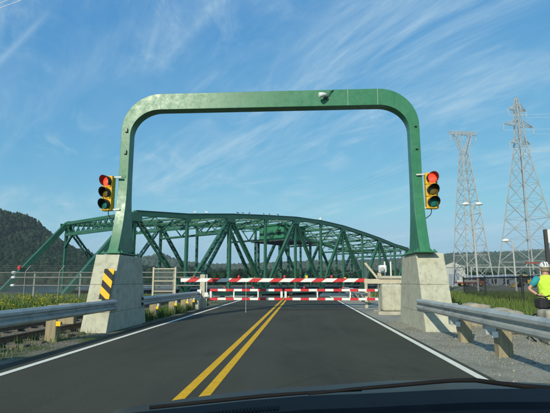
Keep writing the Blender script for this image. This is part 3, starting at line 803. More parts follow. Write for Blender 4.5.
# floor
for i in range(-1, 12):
    fh = 0.45 if i in (-1, 11) else 1.1
    MB().bar(bp(i, 0, -0.1 - fh/2), bp(i, 1, -0.1 - fh/2), 0.4, fh, DV).build('floor_beam', M['dark'], br)
for k in range(7):
    a = 0.08 + 0.84 * k / 6
    MB().bar(bp(0, a, -0.35), bp(10, a, -0.35), 0.3, 0.8).build('stringer', M['dark'], br)
MB().bar(bp(-0.2, 0.5, 0.12), bp(10.2, 0.5, 0.12), WB * 0.88, 0.10).build('deck', M['dark'], br)
for sd in (0.045, 0.955):
    mb = MB()
    for z in (0.75, 1.2): mb.bar(bp(-0.2, sd, z), bp(10.2, sd, z), 0.05, 0.06)
    mb.build('handrail', G, br)
    mb = MB()
    for k in range(32): mb.bar(bp(-0.2 + k/3, sd, 0.15), bp(-0.2 + k/3, sd, 1.2), 0.06, 0.06, DV)
    tag(mb.build('handrail_posts', G, br), kind='stuff')
for k, (i, z, c) in enumerate(((4.35, 2.2, 'refl_yellow'), (4.55, 1.6, 'white'), (6.0, 1.9, 'refl_yellow'))):
    q = bp(i, 0, z) - NV * 0.35
    MB().box(q.x-0.22, q.x+0.22, q.y-0.1, q.y+0.1, q.z-0.28, q.z+0.28).build('navigation_marker', M[c], br)
q = bp(-0.75, 1, 3.0) - NV * 0.5
MB().lathe(q, (0,0,1), [(0,0.2),(0.1,0.26),(0.45,0.26),(0.6,0.12)], 12).build('navigation_lamp', M['red'], br)
q = bp(5, 0, HT[5] + 0.4)
MB().lathe(q, (0,0,1), [(0,0.12),(0.15,0.25),(0.45,0.25),(0.6,0.1)], 12).build('beacon_lamp', M['white'], br)
# operator house between the trusses
def hbox(u0, u1, v0, v1, z0, z1):            # u along the bridge from its middle, v across
    c = A0 + DV*45 + NV*WB/2 - BO
    mb = MB(); P_ = []
    for z in (z0, z1):
        for u, v in ((u0,v0),(u1,v0),(u1,v1),(u0,v1)): P_.append(c + DV*u + NV*v + Vector((0,0,z)))
    return mb.add(P_, [(0,3,2,1),(4,5,6,7),(0,1,5,4),(1,2,6,5),(2,3,7,6),(3,0,4,7)])
oh = hbox(-5.2, 2.6, -3.4, 3.4, 9.85, 13.0).build('operator_house', M['house_green'], br)
hbox(-5.5, 2.9, -3.7, 3.7, 13.003, 13.22).build('roof', M['house_green'], oh)
hbox(-6.6, 4.4, -5.0, 4.6, 9.55, 9.84).build('platform', M['dark'], br)
for v in (-2.1, 1.9):
    hbox(-5.26, -5.201, v-0.45, v+0.45, 10.9, 12.1).build('window', M['glass_dark'], oh)
hbox(-5.26, -5.201, -0.5, 0.5, 9.86, 12.0).build('door', M['bridge_green'], oh)
for u in (-3.5, -1.2, 1.1):
    hbox(u-0.7, u+0.7, -3.46, -3.401, 10.9, 12.2).build('window', M['glass_dark'], oh)
for v in (-3.4, 0.95, 3.0):
    hbox(-5.24, -5.202, v-0.05 if v > -3 else v, v+0.05, 9.86, 12.99).build('wall_batten', M['bridge_green'], oh)
mb = MB(); c0 = A0 + DV*45 + NV*WB/2 - BO
for v in (-5.0, 4.6):
    for z in (10.35, 10.85): mb.bar(c0 + DV*-6.6 + NV*v + Vector((0,0,z)), c0 + DV*4.4 + NV*v + Vector((0,0,z)), 0.06, 0.06)
    for k in range(9): mb.bar(c0 + DV*(-6.6+11.0*k/8) + NV*v + Vector((0,0,9.84)), c0 + DV*(-6.6+11.0*k/8) + NV*v + Vector((0,0,10.87)), 0.06, 0.06, DV)
mb.build('platform_railing', G, br)
for u in (-4.8, 3.2):
    for v in (-4.2, 4.0):
        MB().bar(c0 + DV*u + NV*v + Vector((0,0,0.17)), c0 + DV*u + NV*v + Vector((0,0,9.54)), 0.4, 0.4, DV).build('house_column', G, br)
# pivot pier
pv = thing('pivot_pier', 'round concrete pivot pier under the middle of the swing bridge', 'bridge pier', (BO.x, BO.y, -2.6))
MB().lathe((0,0,-5), (0,0,1), [(0,7.5),(6.2,7.2),(6.3,7.0)], 40).build('drum', M['concrete_old'], pv)
MB().lathe((0,0,1.303), (0,0,1), [(0,6.4),(0.35,6.4)], 40).build('turntable', M['dark'], pv)

# birds on the top chord
def bird(label, i, m, s, rz):
    j = int(i); z = HT[j] + (HT[j+1]-HT[j])*(i-j) + 0.40
    p = A0 + DV*PL*i + Vector((0,0,z))
    t = thing('gull' if m == 'bird_white' else 'dark_bird', label, 'bird', p, rz, 'birds perched on the bridge top chord')
    b = []
    for yv, zc, rr in ((-0.30,0.16,0.02),(-0.20,0.19,0.07),(-0.05,0.22,0.115),(0.08,0.26,0.10),(0.15,0.30,0.075),(0.19,0.35,0.068),(0.24,0.375,0.058),(0.29,0.37,0.02)):
        b.append([(s*rr*math.cos(a), s*(yv + 0.25*rr*math.sin(a)*0), s*(zc + rr*math.sin(a))) for a in [2*math.pi*k/10 for k in range(10)]])
    MB().loft(b).build('body', M[m], t, smooth=True)
    MB().tube([(0,s*0.28,s*0.37),(0,s*0.35,s*0.355)], [0.018*s,0.006*s], 6).build('beak', M['yellow'], t)
    for k in (-1, 1): MB().tube([(k*0.04*s,0.02*s,0),(k*0.04*s,0.02*s,s*0.15)], 0.012*s, 5).build('leg', M['yellow'], t)
bird('white gull perched on the bridge chord, left of the two white ones', 1.17, 'bird_white', 0.95, 2.0)
bird('white gull perched on the bridge chord, right of the two white ones', 1.42, 'bird_white', 0.95, 1.2)
for k, i in enumerate((2.2, 2.34, 2.52, 2.95, 3.13, 3.4)):
    bird('small dark bird on the bridge top chord, %s of the %s three' % (('leftmost','middle','rightmost')[k % 3], ('left','right')[k // 3]), i, 'bird_dark', 0.85, random.uniform(0, 6))

# ------------------------------------------------------------------ left roadside
tr = thing('railway_track', 'old overgrown railway track beside the left guard rail', 'railway track', (-7.3, 10, 0))
RP = [(-0.07,0),(0.07,0),(0.07,0.015),(0.012,0.03),(0.012,0.10),(0.036,0.115),(0.036,0.145),(-0.036,0.145),(-0.036,0.115),(-0.012,0.10),(-0.012,0.03),(-0.07,0.015)]
for s, xr in ((0, -0.80), (1, 0.74)):
    MB().loft([[(xr + a, yv, 0.03 + b) for a, b in RP] for yv in (-12, 29)]).build('rail', M['rust'], tr)
sl = MB().box(-1.3, 1.3, -0.12, 0.12, -0.16, 0.026).build('sleeper', M['sleeper'], tr, bevel=0.015)
sl.location = (0, -11.6, 0)
for k in range(1, 64):
    c = copy_part(sl, (random.uniform(-0.05,0.05), -11.6 + 0.64*k, random.uniform(-0.03,0.0))); c.rotation_euler = (0,0,random.uniform(-0.03,0.03))
# chain link fence with angled barbed arms
def mesh_panel(mb, w, z0, z1, s=0.09, r=0.0035):
    h = z1 - z0; n = int((w + h) / s)
    for k in range(n):
        a = k * s
        for sg in (1, -1):
            u0, u1 = a - h, a
            zz0, zz1 = z0, z1
            if u0 < 0: zz0 = z0 - u0; u0 = 0
            if u1 > w: zz1 = z1 - (u1 - w); u1 = w
            if u1 - u0 < 0.02: continue
            p, q = (u0, 0, zz0), (u1, 0, zz1)
            if sg < 0: p, q = (w - u0, 0.004, zz0), (w - u1, 0.004, zz1)
            mb.bar(p, q, r, r, (0,1,0))
def chain_fence(name, label, pts, hgt, post_m, mesh_m, pr, arms=False, top=True):
    t = thing(name, label, 'fence', (pts[0][0], pts[0][1], 0))
    P_ = [Vector((x - pts[0][0], y - pts[0][1], 0)) for x, y in pts]
    for p in P_:
        po = MB().tube([p + Vector((0,0,-0.4)), p + Vector((0,0,hgt))], pr, 10).build('post', M[post_m], t)
        if arms: MB().bar(p + Vector((0,0,hgt)), p + Vector((0.32,-0.05,hgt+0.36)), 0.035, 0.045).build('barbed_wire_arm', M[post_m], po)
        else: MB().lathe(p + Vector((0,0,hgt)), (0,0,1), [(0,pr*1.15),(0.03,pr*1.15),(0.06,pr*0.5)], 10).build('cap', M[post_m], po)
    for a, b in zip(P_[:-1], P_[1:]):
        if top: MB().tube([a + Vector((0,0,hgt-0.05)), b + Vector((0,0,hgt-0.05))], pr*0.7, 8).build('top_rail', M[post_m], t)
        mb = MB(); mesh_panel(mb, (b-a).length, 0.05, hgt-0.08, r=0.0035 if arms else 0.0065)
        o = mb.build('mesh_panel', M[mesh_m], t); o.location = a; o.rotation_euler = (0,0,math.atan2(b.y-a.y, b.x-a.x))
        if arms:
            mb = MB()
            for f in (0.3, 0.65, 1.0):
                mb.tube([a + Vector((0.32*f,-0.05*f,hgt+0.36*f)), b + Vector((0.32*f,-0.05*f,hgt+0.36*f))], 0.004, 4)
            mb.build('barbed_wire', M[mesh_m], t)
    return t
chain_fence('chain_link_fence', 'chain link fence with angled barbed wire arms at the far left', [(-19.2,27.3),(-16.95,27.3),(-14.8,27.3),(-12.65,27.3),(-10.5,27.3)], 1.95, 'dull_pipe', 'dull_pipe', 0.03, True, True)
pr_ = thing('pipe_railing', 'three rail pipe barrier with white ends behind the left chain fence', 'railing', (-22.0, 34.0, 0))
for z in (2.02, 1.65, 1.05):
    p_ = MB().tube([(0.1,0,z),(14.5,0,z)], 0.04, 10).build('pipe', M['dull_pipe'], pr_)
    MB().lathe((0.1,0,z), (-1,0,0), [(0,0.10),(0.22,0.10),(0.30,0.07)], 12).build('white_end', M['white'], p_, smooth=True)
for xq in (1.6, 5.2, 8.8, 12.4):
    MB().box(xq-0.06, xq+0.06, 0.041, 0.13, -0.3, 2.1).build('post', M['dull_pipe'], pr_)
gf = thing('tubular_gate', 'pale tubular gate panel standing behind the left portal pier', 'gate panel', (-9.0, 27.3, 0))
for xq in (0.06, 1.40):
    MB().box(xq-0.05, xq+0.05, -0.05, 0.05, -0.3, 2.2).build('post', M['cream'], gf)
for z in (0.75, 1.35, 2.08):
    MB().box(0.112, 1.348, -0.025, 0.025, z, z+0.06).build('crossbar', M['cream'], gf)
o_ = MB(); mesh_panel(o_, 1.23, 0.3, 2.08); mp_ = o_.build('mesh_panel', M['galv'], gf); mp_.location = (0.115, 0.03, 0)
sw = thing('seawall', 'pale concrete sea wall at the water beyond the left fence', 'sea wall', (-24, 43.0, 0))
for k in range(6):
    MB().box(-30 + 7.6*k, -30 + 7.6*k + 7.58, -0.6, 0.9, -5, 0.10).build('wall_block', M['concrete_old'], sw, bevel=0.03)

# ------------------------------------------------------------------ right roadside
chain_fence('black_chain_fence', 'black chain link fence across the grass on the right', [(11.7,34.2),(11.05,28.6),(10.45,22.6),(10.9,19.0),(11.4,15.4),(11.9,11.8)], 1.63, 'black', 'black', 0.05, False, True)
def boulder(label, x, y, sx, sy, sz, seed, squarish=0.6):
    bm = bmesh.new(); bmesh.ops.create_icosphere(bm, subdivisions=4, radius=1)
    r_ = random.Random(seed); ph = [r_.uniform(0, 6) for _ in range(8)]
    for v in bm.verts:
        c = v.co
        k = max(abs(c.x), abs(c.y), abs(c.z)); c = c * ((1 - squarish) + squarish / k * 0.85)
        d = 0.05*math.sin(3*c.x+ph[0]+2*c.z) + 0.05*math.sin(4*c.y+ph[1]-2*c.x) + 0.035*math.sin(7*c.z+ph[2]+3*c.y) + 0.02*math.sin(13*c.x+ph[3]+9*c.y) + 0.015*math.sin(17*c.z+ph[4])
        c = c * (1 + d); v.co = (c.x*sx, c.y*sy, c.z*sz)
    me = bpy.data.meshes.new('boulder'); bm.to_mesh(me); bm.free(); me.materials.append(M['rock']); me.shade_smooth()
    o = bpy.data.objects.new('boulder', me); COL.objects.link(o); o.location = (x, y, sz*0.75); o.rotation_euler = (0,0,r_.uniform(-0.3,0.3))
    return tag(o, label, 'boulder', 'limestone boulders behind the right guard rail')
boulder('tan limestone boulder just behind the right concrete pier', 5.45, 15.0, 0.50, 0.45, 0.42, 1)
boulder('long flat tan boulder between right pier and the cyclist', 5.45, 13.0, 0.48, 0.42, 0.38, 2)
boulder('pale squared boulder between the guard rail and the cyclist', 5.72, 10.75, 0.42, 0.36, 0.46, 3, 0.8)
# sign seen at the right edge
sg = thing('sign_post', 'dark post with a white sign at the right edge', 'sign', (8.32, 16.0, 0))
MB().box(-0.055, 0.055, -0.055, 0.055, -0.5, 3.12).build('post', M['dark'], sg, bevel=0.01)
MB().box(0.02, 0.75, -0.10, -0.078, 2.65, 3.10).build('sign_panel', M['white'], sg, bevel=0.004)

# grass and weeds -------------------------------------------------------
def blades(name, P, H, W, m, lean=0.35):
    n = len(P); a = rng.uniform(0, 2*math.pi, n); la = rng.uniform(0, 2*math.pi, n); ln = rng.uniform(0, lean, n) * H
    dx_, dy_ = np.cos(a) * W/2, np.sin(a) * W/2
    lx, ly = np.cos(la) * ln, np.sin(la) * ln
    V = np.zeros((n, 5, 3)); z = P[:, 2]
    V[:, 0] = np.stack([P[:,0]-dx_, P[:,1]-dy_, z], -1); V[:, 1] = np.stack([P[:,0]+dx_, P[:,1]+dy_, z], -1)
    V[:, 2] = np.stack([P[:,0]+dx_*0.7+lx*0.35, P[:,1]+dy_*0.7+ly*0.35, z+H*0.6], -1)
    V[:, 3] = np.stack([P[:,0]-dx_*0.7+lx*0.35, P[:,1]-dy_*0.7+ly*0.35, z+H*0.6], -1)
    V[:, 4] = np.stack([P[:,0]+lx, P[:,1]+ly, z+H], -1)
    o = (np.arange(n) * 5)[:, None]
    F = np.concatenate([o + np.array([[0,1,2]]), o + np.array([[0,2,3]]), o + np.array([[3,2,4]])])
    return tag(np_mesh(name, V.reshape(-1,3), F, m), kind='stuff')
def scatter(n, x0, x1, y0, y1, fn=None):
    x = rng.uniform(x0, x1, n); y = rng.uniform(y0, y1, n)
    if fn is not None:
        k = fn(x, y); x, y = x[k], y[k]
    return np.stack([x, y, np.full(len(x), -0.05)], -1)
def patchy(x, y, k=0.9, thr=0.0):
    return (np.sin(x*k+1.1*np.sin(y*k*0.8)) + np.sin(y*k*1.3-x*0.7*k+0.5) + rng.normal(0, 0.7, len(x))) > thr
P = scatter(60000, 5.9, 24, 12.5, 42, lambda x, y: (x > 6.4 + 0.4*np.sin(y)) & (rng.random(len(x)) < np.clip(26/y, 0.4, 1)))
blades('wild_grass', P, rng.uniform(0.25, 0.72, len(P)), 0.022 + 0.0009*P[:,1], M['grass'])
P = scatter(9000, 5.6, 9.5, 7.5, 14, lambda x, y: patchy(x, y, 1.6, 0.2))
blades('verge_grass', P, rng.uniform(0.12, 0.5, len(P)), np.full(len(P), 0.014), M['weed'])
P = scatter(52000, -24, -5.55, 4, 27, lambda x, y: patchy(x, y, 1.0, 0.30) & ~((x > -6.2) & (y > 12.4) & (y < 16)))
blades('trackside_weeds', P, rng.uniform(0.04, 0.24, len(P)) * np.where(P[:,0] < -8.6, 1.8, 1), np.full(len(P), 0.013), M['weed'])
P = scatter(46000, -34, -8.6, 18, 40)
blades('meadow_grass', P, rng.uniform(0.15, 0.45, len(P)), 0.016 + 0.0010*P[:,1], M['grass'])
P = scatter(5200, -6.2, -5.45, 15.9, 27, None)
blades('kerb_weeds', P, rng.uniform(0.1, 0.45, len(P)), np.full(len(P), 0.018), M['weed'])
# loose stones on the shoulder and along the track
def stones(name, P, r0, r1, m):
    r = r0 * (r1 / r0) ** (rng.random(len(P)) ** 2.2)
    P[:, 2] = np.where(P[:, 0] > 0, -0.006, -0.05) + r * 0.3
    crowns(name, P, r, r * rng.uniform(0.5, 0.9, len(P)), m, sub=1, jit=0.2)
stones('shoulder_gravel', scatter(11000, 2.8, 6.5, 5.5, 16.5, lambda x, y: rng.random(len(x)) < np.clip(0.25 + 0.25 * (x - 2.7), 0, 1)), 0.006, 0.026, M['loose_stone'])
M['ballast'] = mat('ballast_stone', (0.10,0.095,0.075), (0.17,0.16,0.125), 0.95, scale=5, island=0.4, spec=0.1)
stones('track_ballast', scatter(30000, -9.5, -5.1, 5, 22, lambda x, y: (rng.random(len(x)) < np.clip(0.3 + 0.5 * (-5.1 - x), 0, 1)) & ~((x > -6.2) & (x < -5.35) & (y > 12.6) & (y < 15.9))), 0.008, 0.034, M['ballast'])
# goldenrod: leafy stems with plumes of small yellow florets
n = 300
c = scatter(n, -22, -9.2, 15.5, 25.5, lambda x, y: patchy(x, y, 0.8, 0.3))
Hh = rng.uniform(0.40, 0.85, len(c))
V, F = ico(1)
k = 12
top = np.repeat(c, k, 0); hh = np.repeat(Hh, k)
t_ = rng.random(len(top))
Pn = top + np.stack([rng.normal(0, 0.09, len(top)) * (1.1 - t_), rng.normal(0, 0.09, len(top)) * (1.1 - t_), hh * (0.68 + 0.38 * t_)], -1)
rr = rng.uniform(0.012, 0.028, len(top))
crowns('goldenrod_bloom', Pn, rr, rr * 1.3, M['goldenrod'], sub=1, jit=0.15)
Pl = np.repeat(c, 22, 0); Pl[:, 0] += rng.normal(0, 0.08, len(Pl)); Pl[:, 1] += rng.normal(0, 0.08, len(Pl)); hl = np.repeat(Hh, 22); Pl[:, 2] += hl * rng.uniform(0, 0.62, len(Pl))
blades('goldenrod_leaves', Pl, rng.uniform(0.1, 0.24, len(Pl)), np.full(len(Pl), 0.03), M['weed'], lean=1.1)

# ------------------------------------------------------------------ pylons and poles
def lattice_pylon(label, x, y, rz, levels, kind):
    t = thing('pylon', label, 'pylon', (x, y, 0), rz, 'lattice power pylons beyond the right fence')
    def corner(k, w, z): return Vector((w/2 * (1 if k in (0, 3) else -1), w/2 * (1 if k in (0, 1) else -1), z))
    for k in range(4):
        mb = MB()
        for (z0, w0), (z1, w1) in zip(levels[:-1], levels[1:]): mb.bar(corner(k, w0, z0), corner(k, w1, z1), 0.22, 0.22, (1,0,0))
        mb.build('leg', M['pylon'], t)
    for f in range(4):
        mb = MB(); a, b = f, (f + 1) % 4
        for (z0, w0), (z1, w1) in zip(levels[:-1], levels[1:]):
            mb.bar(corner(a, w0, z0), corner(b, w1, z1), 0.10, 0.10); mb.bar(corner(b, w0, z0), corner(a, w1, z1), 0.10, 0.10)
            mb.bar(corner(a, w1, z1), corner(b, w1, z1), 0.10, 0.10)
            if z1 - z0 > 5:
                ma = (corner(a, w0, z0) + corner(a, w1, z1)) / 2; mbb = (corner(b, w0, z0) + corner(b, w1, z1)) / 2
                mb.bar(ma, mbb, 0.08, 0.08)
        mb.build('bracing', M['pylon'], t)
    zt, wt = levels[-1]
    tips = []
    if kind == 'double':
        for zz, half, ww in ((54.3, 3.6, 1.6), (49.2, 6.0, 1.7), (43.5, 4.0, 2.2)):
            for s in (-1, 1):
                mb = MB(); tip = Vector((s*half, 0, zz))
                for yv in (-0.7, 0.7):
                    mb.bar((s*ww*0.4, yv, zz-0.2), tip, 0.14, 0.14); mb.bar((s*ww*0.4, yv, zz+1.7), tip, 0.14, 0.14)
                    for q in (0.35, 0.65):
                        p1 = Vector((s*ww*0.4, yv, zz-0.2)).lerp(tip, q); p2 = Vector((s*ww*0.4, yv, zz+1.7)).lerp(tip, q - 0.2); mb.bar(p1, p2, 0.1, 0.1)
                mb.build('cross_arm', M['pylon'], t)
                MB().tube([tip, tip + Vector((0,0,-2.2))], 0.13, 6).build('insulator', M['pylon'], t)
                tips.append(tip + Vector((0,0,-2.2)))
    else:
        z0 = zt
        for s in (-1, 1):
            mb = MB()
            for yv in (-0.5, 0.5):
                mb.bar((s*wt*0.5, yv, z0), (s*2.9, yv, z0+6.2), 0.18, 0.18); mb.bar((s*0.2, yv, z0+0.3), (s*1.9, yv, z0+6.2), 0.16, 0.16)
                for q in range(6):
                    p1 = Vector((s*wt*0.5, yv, z0)).lerp(Vector((s*2.9, yv, z0+6.2)), q/6); p2 = Vector((s*0.2, yv, z0+0.3)).lerp(Vector((s*1.9, yv, z0+6.2)), (q+1)/6); mb.bar(p1, p2, 0.1, 0.1)
            mb.build('fork_arm', M['pylon'], t)
        mb = MB()
        for yv in (-0.5, 0.5):
            for zz in (6.2, 7.2): mb.bar((-4.4, yv, z0+zz - (0.0 if zz < 7 else 0.2)), (4.4, yv, z0+zz - (0.0 if zz < 7 else 0.2)), 0.16, 0.16)
            for q in range(14):
                xa = -4.4 + 8.8*q/14; mb.bar((xa, yv, z0+(6.2 if q % 2 else 7.0)), (xa+8.8/14, yv, z0+(7.0 if q % 2 else 6.2)), 0.1, 0.1)
        mb.build('crossbeam', M['pylon'], t)
        for xi in (-4.3, 0, 4.3):
            MB().tube([(xi,0,z0+6.1),(xi,0,z0+4.0)], 0.13, 6).build('insulator', M['pylon'], t); tips.append(Vector((xi,0,z0+4.0)))
    m4 = Matrix.Translation((x, y, 0)) @ Matrix.Rotation(rz, 4, 'Z')
    return t, [m4 @ q for q in tips]
LV1 = [(-0.5,13.6),(7,11.8),(14,10.0),(20,8.4),(25.5,7.0),(30.5,5.6),(35,4.4),(39,3.4),(42.5,2.6),(45.5,2.1),(48.5,1.8),(51.5,1.6),(54.5,1.4),(56.5,1.0),(58.3,0.5)]
LV2 = [(-0.5,8.4),(6,7.4),(12,6.5),(17,5.8),(21.5,5.1),(25.5,4.4),(29,3.8),(32,3.3),(35,2.8),(37.5,2.4),(40.4,1.9)]
pyl_r, tips_r = lattice_pylon('taller pylon with three pairs of cross arms at right', 67.8, 140, R(22), LV1, 'double')
pyl_l, tips_l = lattice_pylon('shorter pylon with a forked head nearer the traffic light', 50.6, 140, R(12), LV2, 'fork')
def wire(label, a, b, sag, r=0.035, name='power_line', g='power lines strung from the pylons'):
    a, b = Vector(a), Vector(b)
    pts = [a.lerp(b, k/16) - Vector((0,0,sag*4*(k/16)*(1-k/16))) for k in range(17)]
    o = MB().tube(pts, r, 4).build(name, M['galv'], None)
    return tag(o, label, 'power line', g)
for k, tp in enumerate(tips_r):
    wire('thin power line running right from the %s arm tip of the taller pylon' % ('upper left','upper right','middle left','middle right','lower left','lower right')[k], tp, tp + Vector((190, -50, 4)), 5, 0.03)
for k, tp in enumerate(tips_l):
    wire('thin power line running left over the bridge from the %s insulator of the forked pylon' % ('left','middle','right')[k], tp, Vector((-260, 620, 40 + 3*k)), 16, 0.022)
# wires passing high over the near left
for k, (za, zb) in enumerate(((11.6, 14.6), (12.5, 15.2), (13.1, 16.2))):
    o = wire('%s overhead cable crossing the top left corner of the sky' % ('lowest','middle','highest')[k], (-24, 20 + 0.5*k, za), (-4, 20 + 0.5*k, zb + 4.5), 0.15, 0.010, 'overhead_cable', 'overhead cables at the top left')
def lamp_post(label, x, y, h, heads, rz):
    t = thing('lamp_post', label, 'lamp post', (x, y, 0), rz, 'lamp posts in the yard on the right')
    MB().tube([(0,0,-0.3),(0,0,h)], [0.13,0.08], 10).build('pole', M['pylon'], t)
    for s in heads:
        MB().tube([(0,0,h-0.15),(s*0.4,0,h)], 0.05, 8).build('arm', M['pylon'], t)
        b = MB().loft([ring((s*(0.4+d), 0, h+zz), rx, ry, 12) if False else [(s*(0.4+d), ry*math.cos(a), h+zz+rx*math.sin(a)) for a in [2*math.pi*q/12 for q in range(12)]] for d, zz, rx, ry in ((0,0,0.08,0.1),(0.15,0.03,0.2,0.26),(0.5,0.03,0.22,0.3),(0.85,0.0,0.14,0.2),(0.9,0,0.04,0.06))])
        b.build('lamp_head', M['white'], t, smooth=True)
    return t
lamp_post('tall lamp post with twin white heads in front of the forked pylon', 22.3, 60, 11.3, (-1, 1), 0)
lamp_post('low lamp post with a single white head between the two pylons', 27.0, 60, 6.5, (-1,), 0)

# ------------------------------------------------------------------ yard buildings and machines
sh = thing('storage_shed', 'grey storage building with a pale roof beside the right pier', 'building', (48.0, 150, 0), R(-12))
MB().box(-3.4, 3.4, -4, 4, -0.2, 5.6).build('wall', M['wall_grey'], sh)
rf = MB().add([(-3.7,-4.3,5.602),(3.7,-4.3,5.602),(3.7,4.3,5.602),(-3.7,4.3,5.602),(0,-4.3,7.2),(0,4.3,7.2)], [(0,1,4),(3,5,2),(0,4,5,3),(1,2,5,4),(0,3,2,1)]).build('roof', M['roof_white'], sh)
dr = MB().box(-1.5, 1.5, -4.06, -4.002, -0.1, 3.6).build('door', M['wall_blue'], sh)
for q in range(4): MB().box(-1.45, 1.45, -4.09, -4.061, 0.2+0.85*q, 0.9+0.85*q).build('door_panel', M['wall_blue'], dr)
tk = thing('storage_tank', 'pale cylindrical tank left of the grey storage building', 'tank', (43.0, 152, 0))
MB().lathe((0,0,-0.2), (0,0,1), [(0,2.0),(6.6,2.0),(6.9,1.8),(7.4,0.6)], 28).build('shell', M['roof_white'], tk)
MB().box(-0.25, 0.25, -2.12, -2.0, 0, 6.8).build('ladder', M['pylon'], tk)
ls = thing('long_shed', 'long low blue grey shed behind the black fence', 'building', (66, 170, 0), R(-6))
MB().box(-9, 9, -3, 3, -0.2, 2.5).build('wall', M['wall_blue'], ls)
MB().add([(-9.3,-3.3,2.502),(9.3,-3.3,2.502),(9.3,3.3,2.502),(-9.3,3.3,2.502),(-9.3,0,3.5),(9.3,0,3.5)], [(0,1,5,4),(3,4,5,2),(0,4,3),(1,2,5),(0,3,2,1)]).build('roof', M['wall_blue'], ls)
for q in (-6, -2, 2, 6): MB().box(q-0.9, q+0.9, -3.06, -3.002, 0.4, 2.0).build('door', M['glass_dark'], ls)
def wheel(mb_parent, x, y, z, r, w):
    o = MB().lathe((x, y - w/2, z), (0,1,0), [(0,r*0.55),(0.02,r*0.92),(0.08,r),(w-0.08,r),(w-0.02,r*0.92),(w,r*0.55)], 18).build('wheel', M['rubber'], mb_parent)
    MB().lathe((x, y - w/2 - 0.01, z), (0,1,0), [(0,r*0.35),(0.02,r*0.54)], 14).build('rim', M['machine_yellow'], o)
ld = thing('wheel_loader', 'yellow wheel loader parked in the gravel yard', 'wheel loader', (49.0, 104, 0), R(170))
for xq in (-1.2, 1.3):
    for yq in (-0.95, 0.95): wheel(ld, xq, yq, 0.62, 0.62, 0.45)
MB().box(-2.3, -0.1, -0.75, 0.75, 0.7, 1.65).build('engine_cover', M['machine_yellow'], ld, bevel=0.08)
MB().box(0.6, 1.9, -0.45, 0.45, 0.55, 1.15).build('front_frame', M['machine_yellow'], ld, bevel=0.05)
cb = MB().box(-0.08, 0.75, -0.65, 0.65, 1.2, 2.5).build('cab', M['glass_dark'], ld, bevel=0.05)
MB().box(-0.15, 0.85, -0.7, 0.7, 2.503, 2.62).build('cab_roof', M['machine_yellow'], cb)
MB().bar((0.9,0,1.2), (2.4,0,0.6), 0.5, 0.2).build('lift_arm', M['machine_yellow'], ld)
MB().add([(2.3,-1.2,0.1),(3.2,-1.2,0.1),(2.5,-1.2,0.9),(2.3,1.2,0.1),(3.2,1.2,0.1),(2.5,1.2,0.9)], [(0,1,2),(3,5,4),(0,3,4,1),(0,2,5,3),(1,4,5,2)]).build('bucket', M['machine_yellow'], ld)
rt = thing('red_truck', 'red flatbed truck parked below the storage building', 'truck', (43.5, 122, 0), R(-4))
for xq in (-2.4, -1.2, 2.2):
    for yq in (-0.95, 0.95): wheel(rt, xq, yq, 0.5, 0.5, 0.3)
MB().box(-3.6, 1.2, -1.15, 1.15, 0.8, 1.15).build('flatbed', M['red_paint'], rt)
MB().box(1.3, 3.2, -1.1, 1.1, 0.55, 2.3).build('cab', M['red_paint'], rt, bevel=0.12, seg=2)
MB().box(2.0, 3.0, -1.13, 1.13, 1.45, 2.1).build('cab_window', M['glass_dark'], rt)
MB().box(-3.6, 1.2, -1.0, 1.0, 1.16, 1.6).build('load', M['roof_white'], rt)
sf = thing('steel_gantry', 'pale steel gantry frame carrying a red beam in the yard', 'gantry', (62, 128, 0))
for xq in (-16, -7, 2.2, 8):
    MB().box(xq-0.12, xq+0.12, -0.12, 0.12, -0.3, 5.0).build('post', M['pylon'], sf)
MB().box(-16.2, 8.2, -0.1, 0.1, 5.003, 5.2).build('crossbeam', M['pylon'], sf)
MB().box(-1.4, 4.6, -0.2, 0.2, 6.0, 6.45).build('red_beam', M['red_paint'], sf)
for xq in (-1.2, 4.4): MB().box(xq-0.06, xq+0.06, -0.06, 0.06, 5.203, 5.998).build('hanger', M['pylon'], sf)

# ------------------------------------------------------------------ cyclist and bicycle
def skin_body(name, joints, edges, m, parent, sub=2):
    me = bpy.data.meshes.new(name)
    ks = list(joints); me.from_pydata([joints[k][0] for k in ks], [(ks.index(a), ks.index(b)) for a, b in edges], [])
    o = bpy.data.objects.new(name, me); COL.objects.link(o); o.parent = parent
    md = o.modifiers.new('skin', 'SKIN'); md.use_smooth_shade = True
    if not me.skin_vertices:
        bpy.context.view_layer.objects.active = o; bpy.ops.mesh.customdata_skin_add()
    for i, k in enumerate(ks):
        sv = me.skin_vertices[0].data[i]; r_ = joints[k][1]
        sv.radius = r_ if isinstance(r_, tuple) else (r_, r_); sv.use_root = (k == 'pelvis')
    sb = o.modifiers.new('sub', 'SUBSURF'); sb.levels = sub; sb.render_levels = sub
    me.materials.append(m)
    return o
cy = thing('person', 'cyclist in a yellow vest and white helmet, seen from behind with hand on hip', 'person', (5.97, 11.65, -0.05), R(-8))
cy.scale = (1.06, 1.06, 1.06)
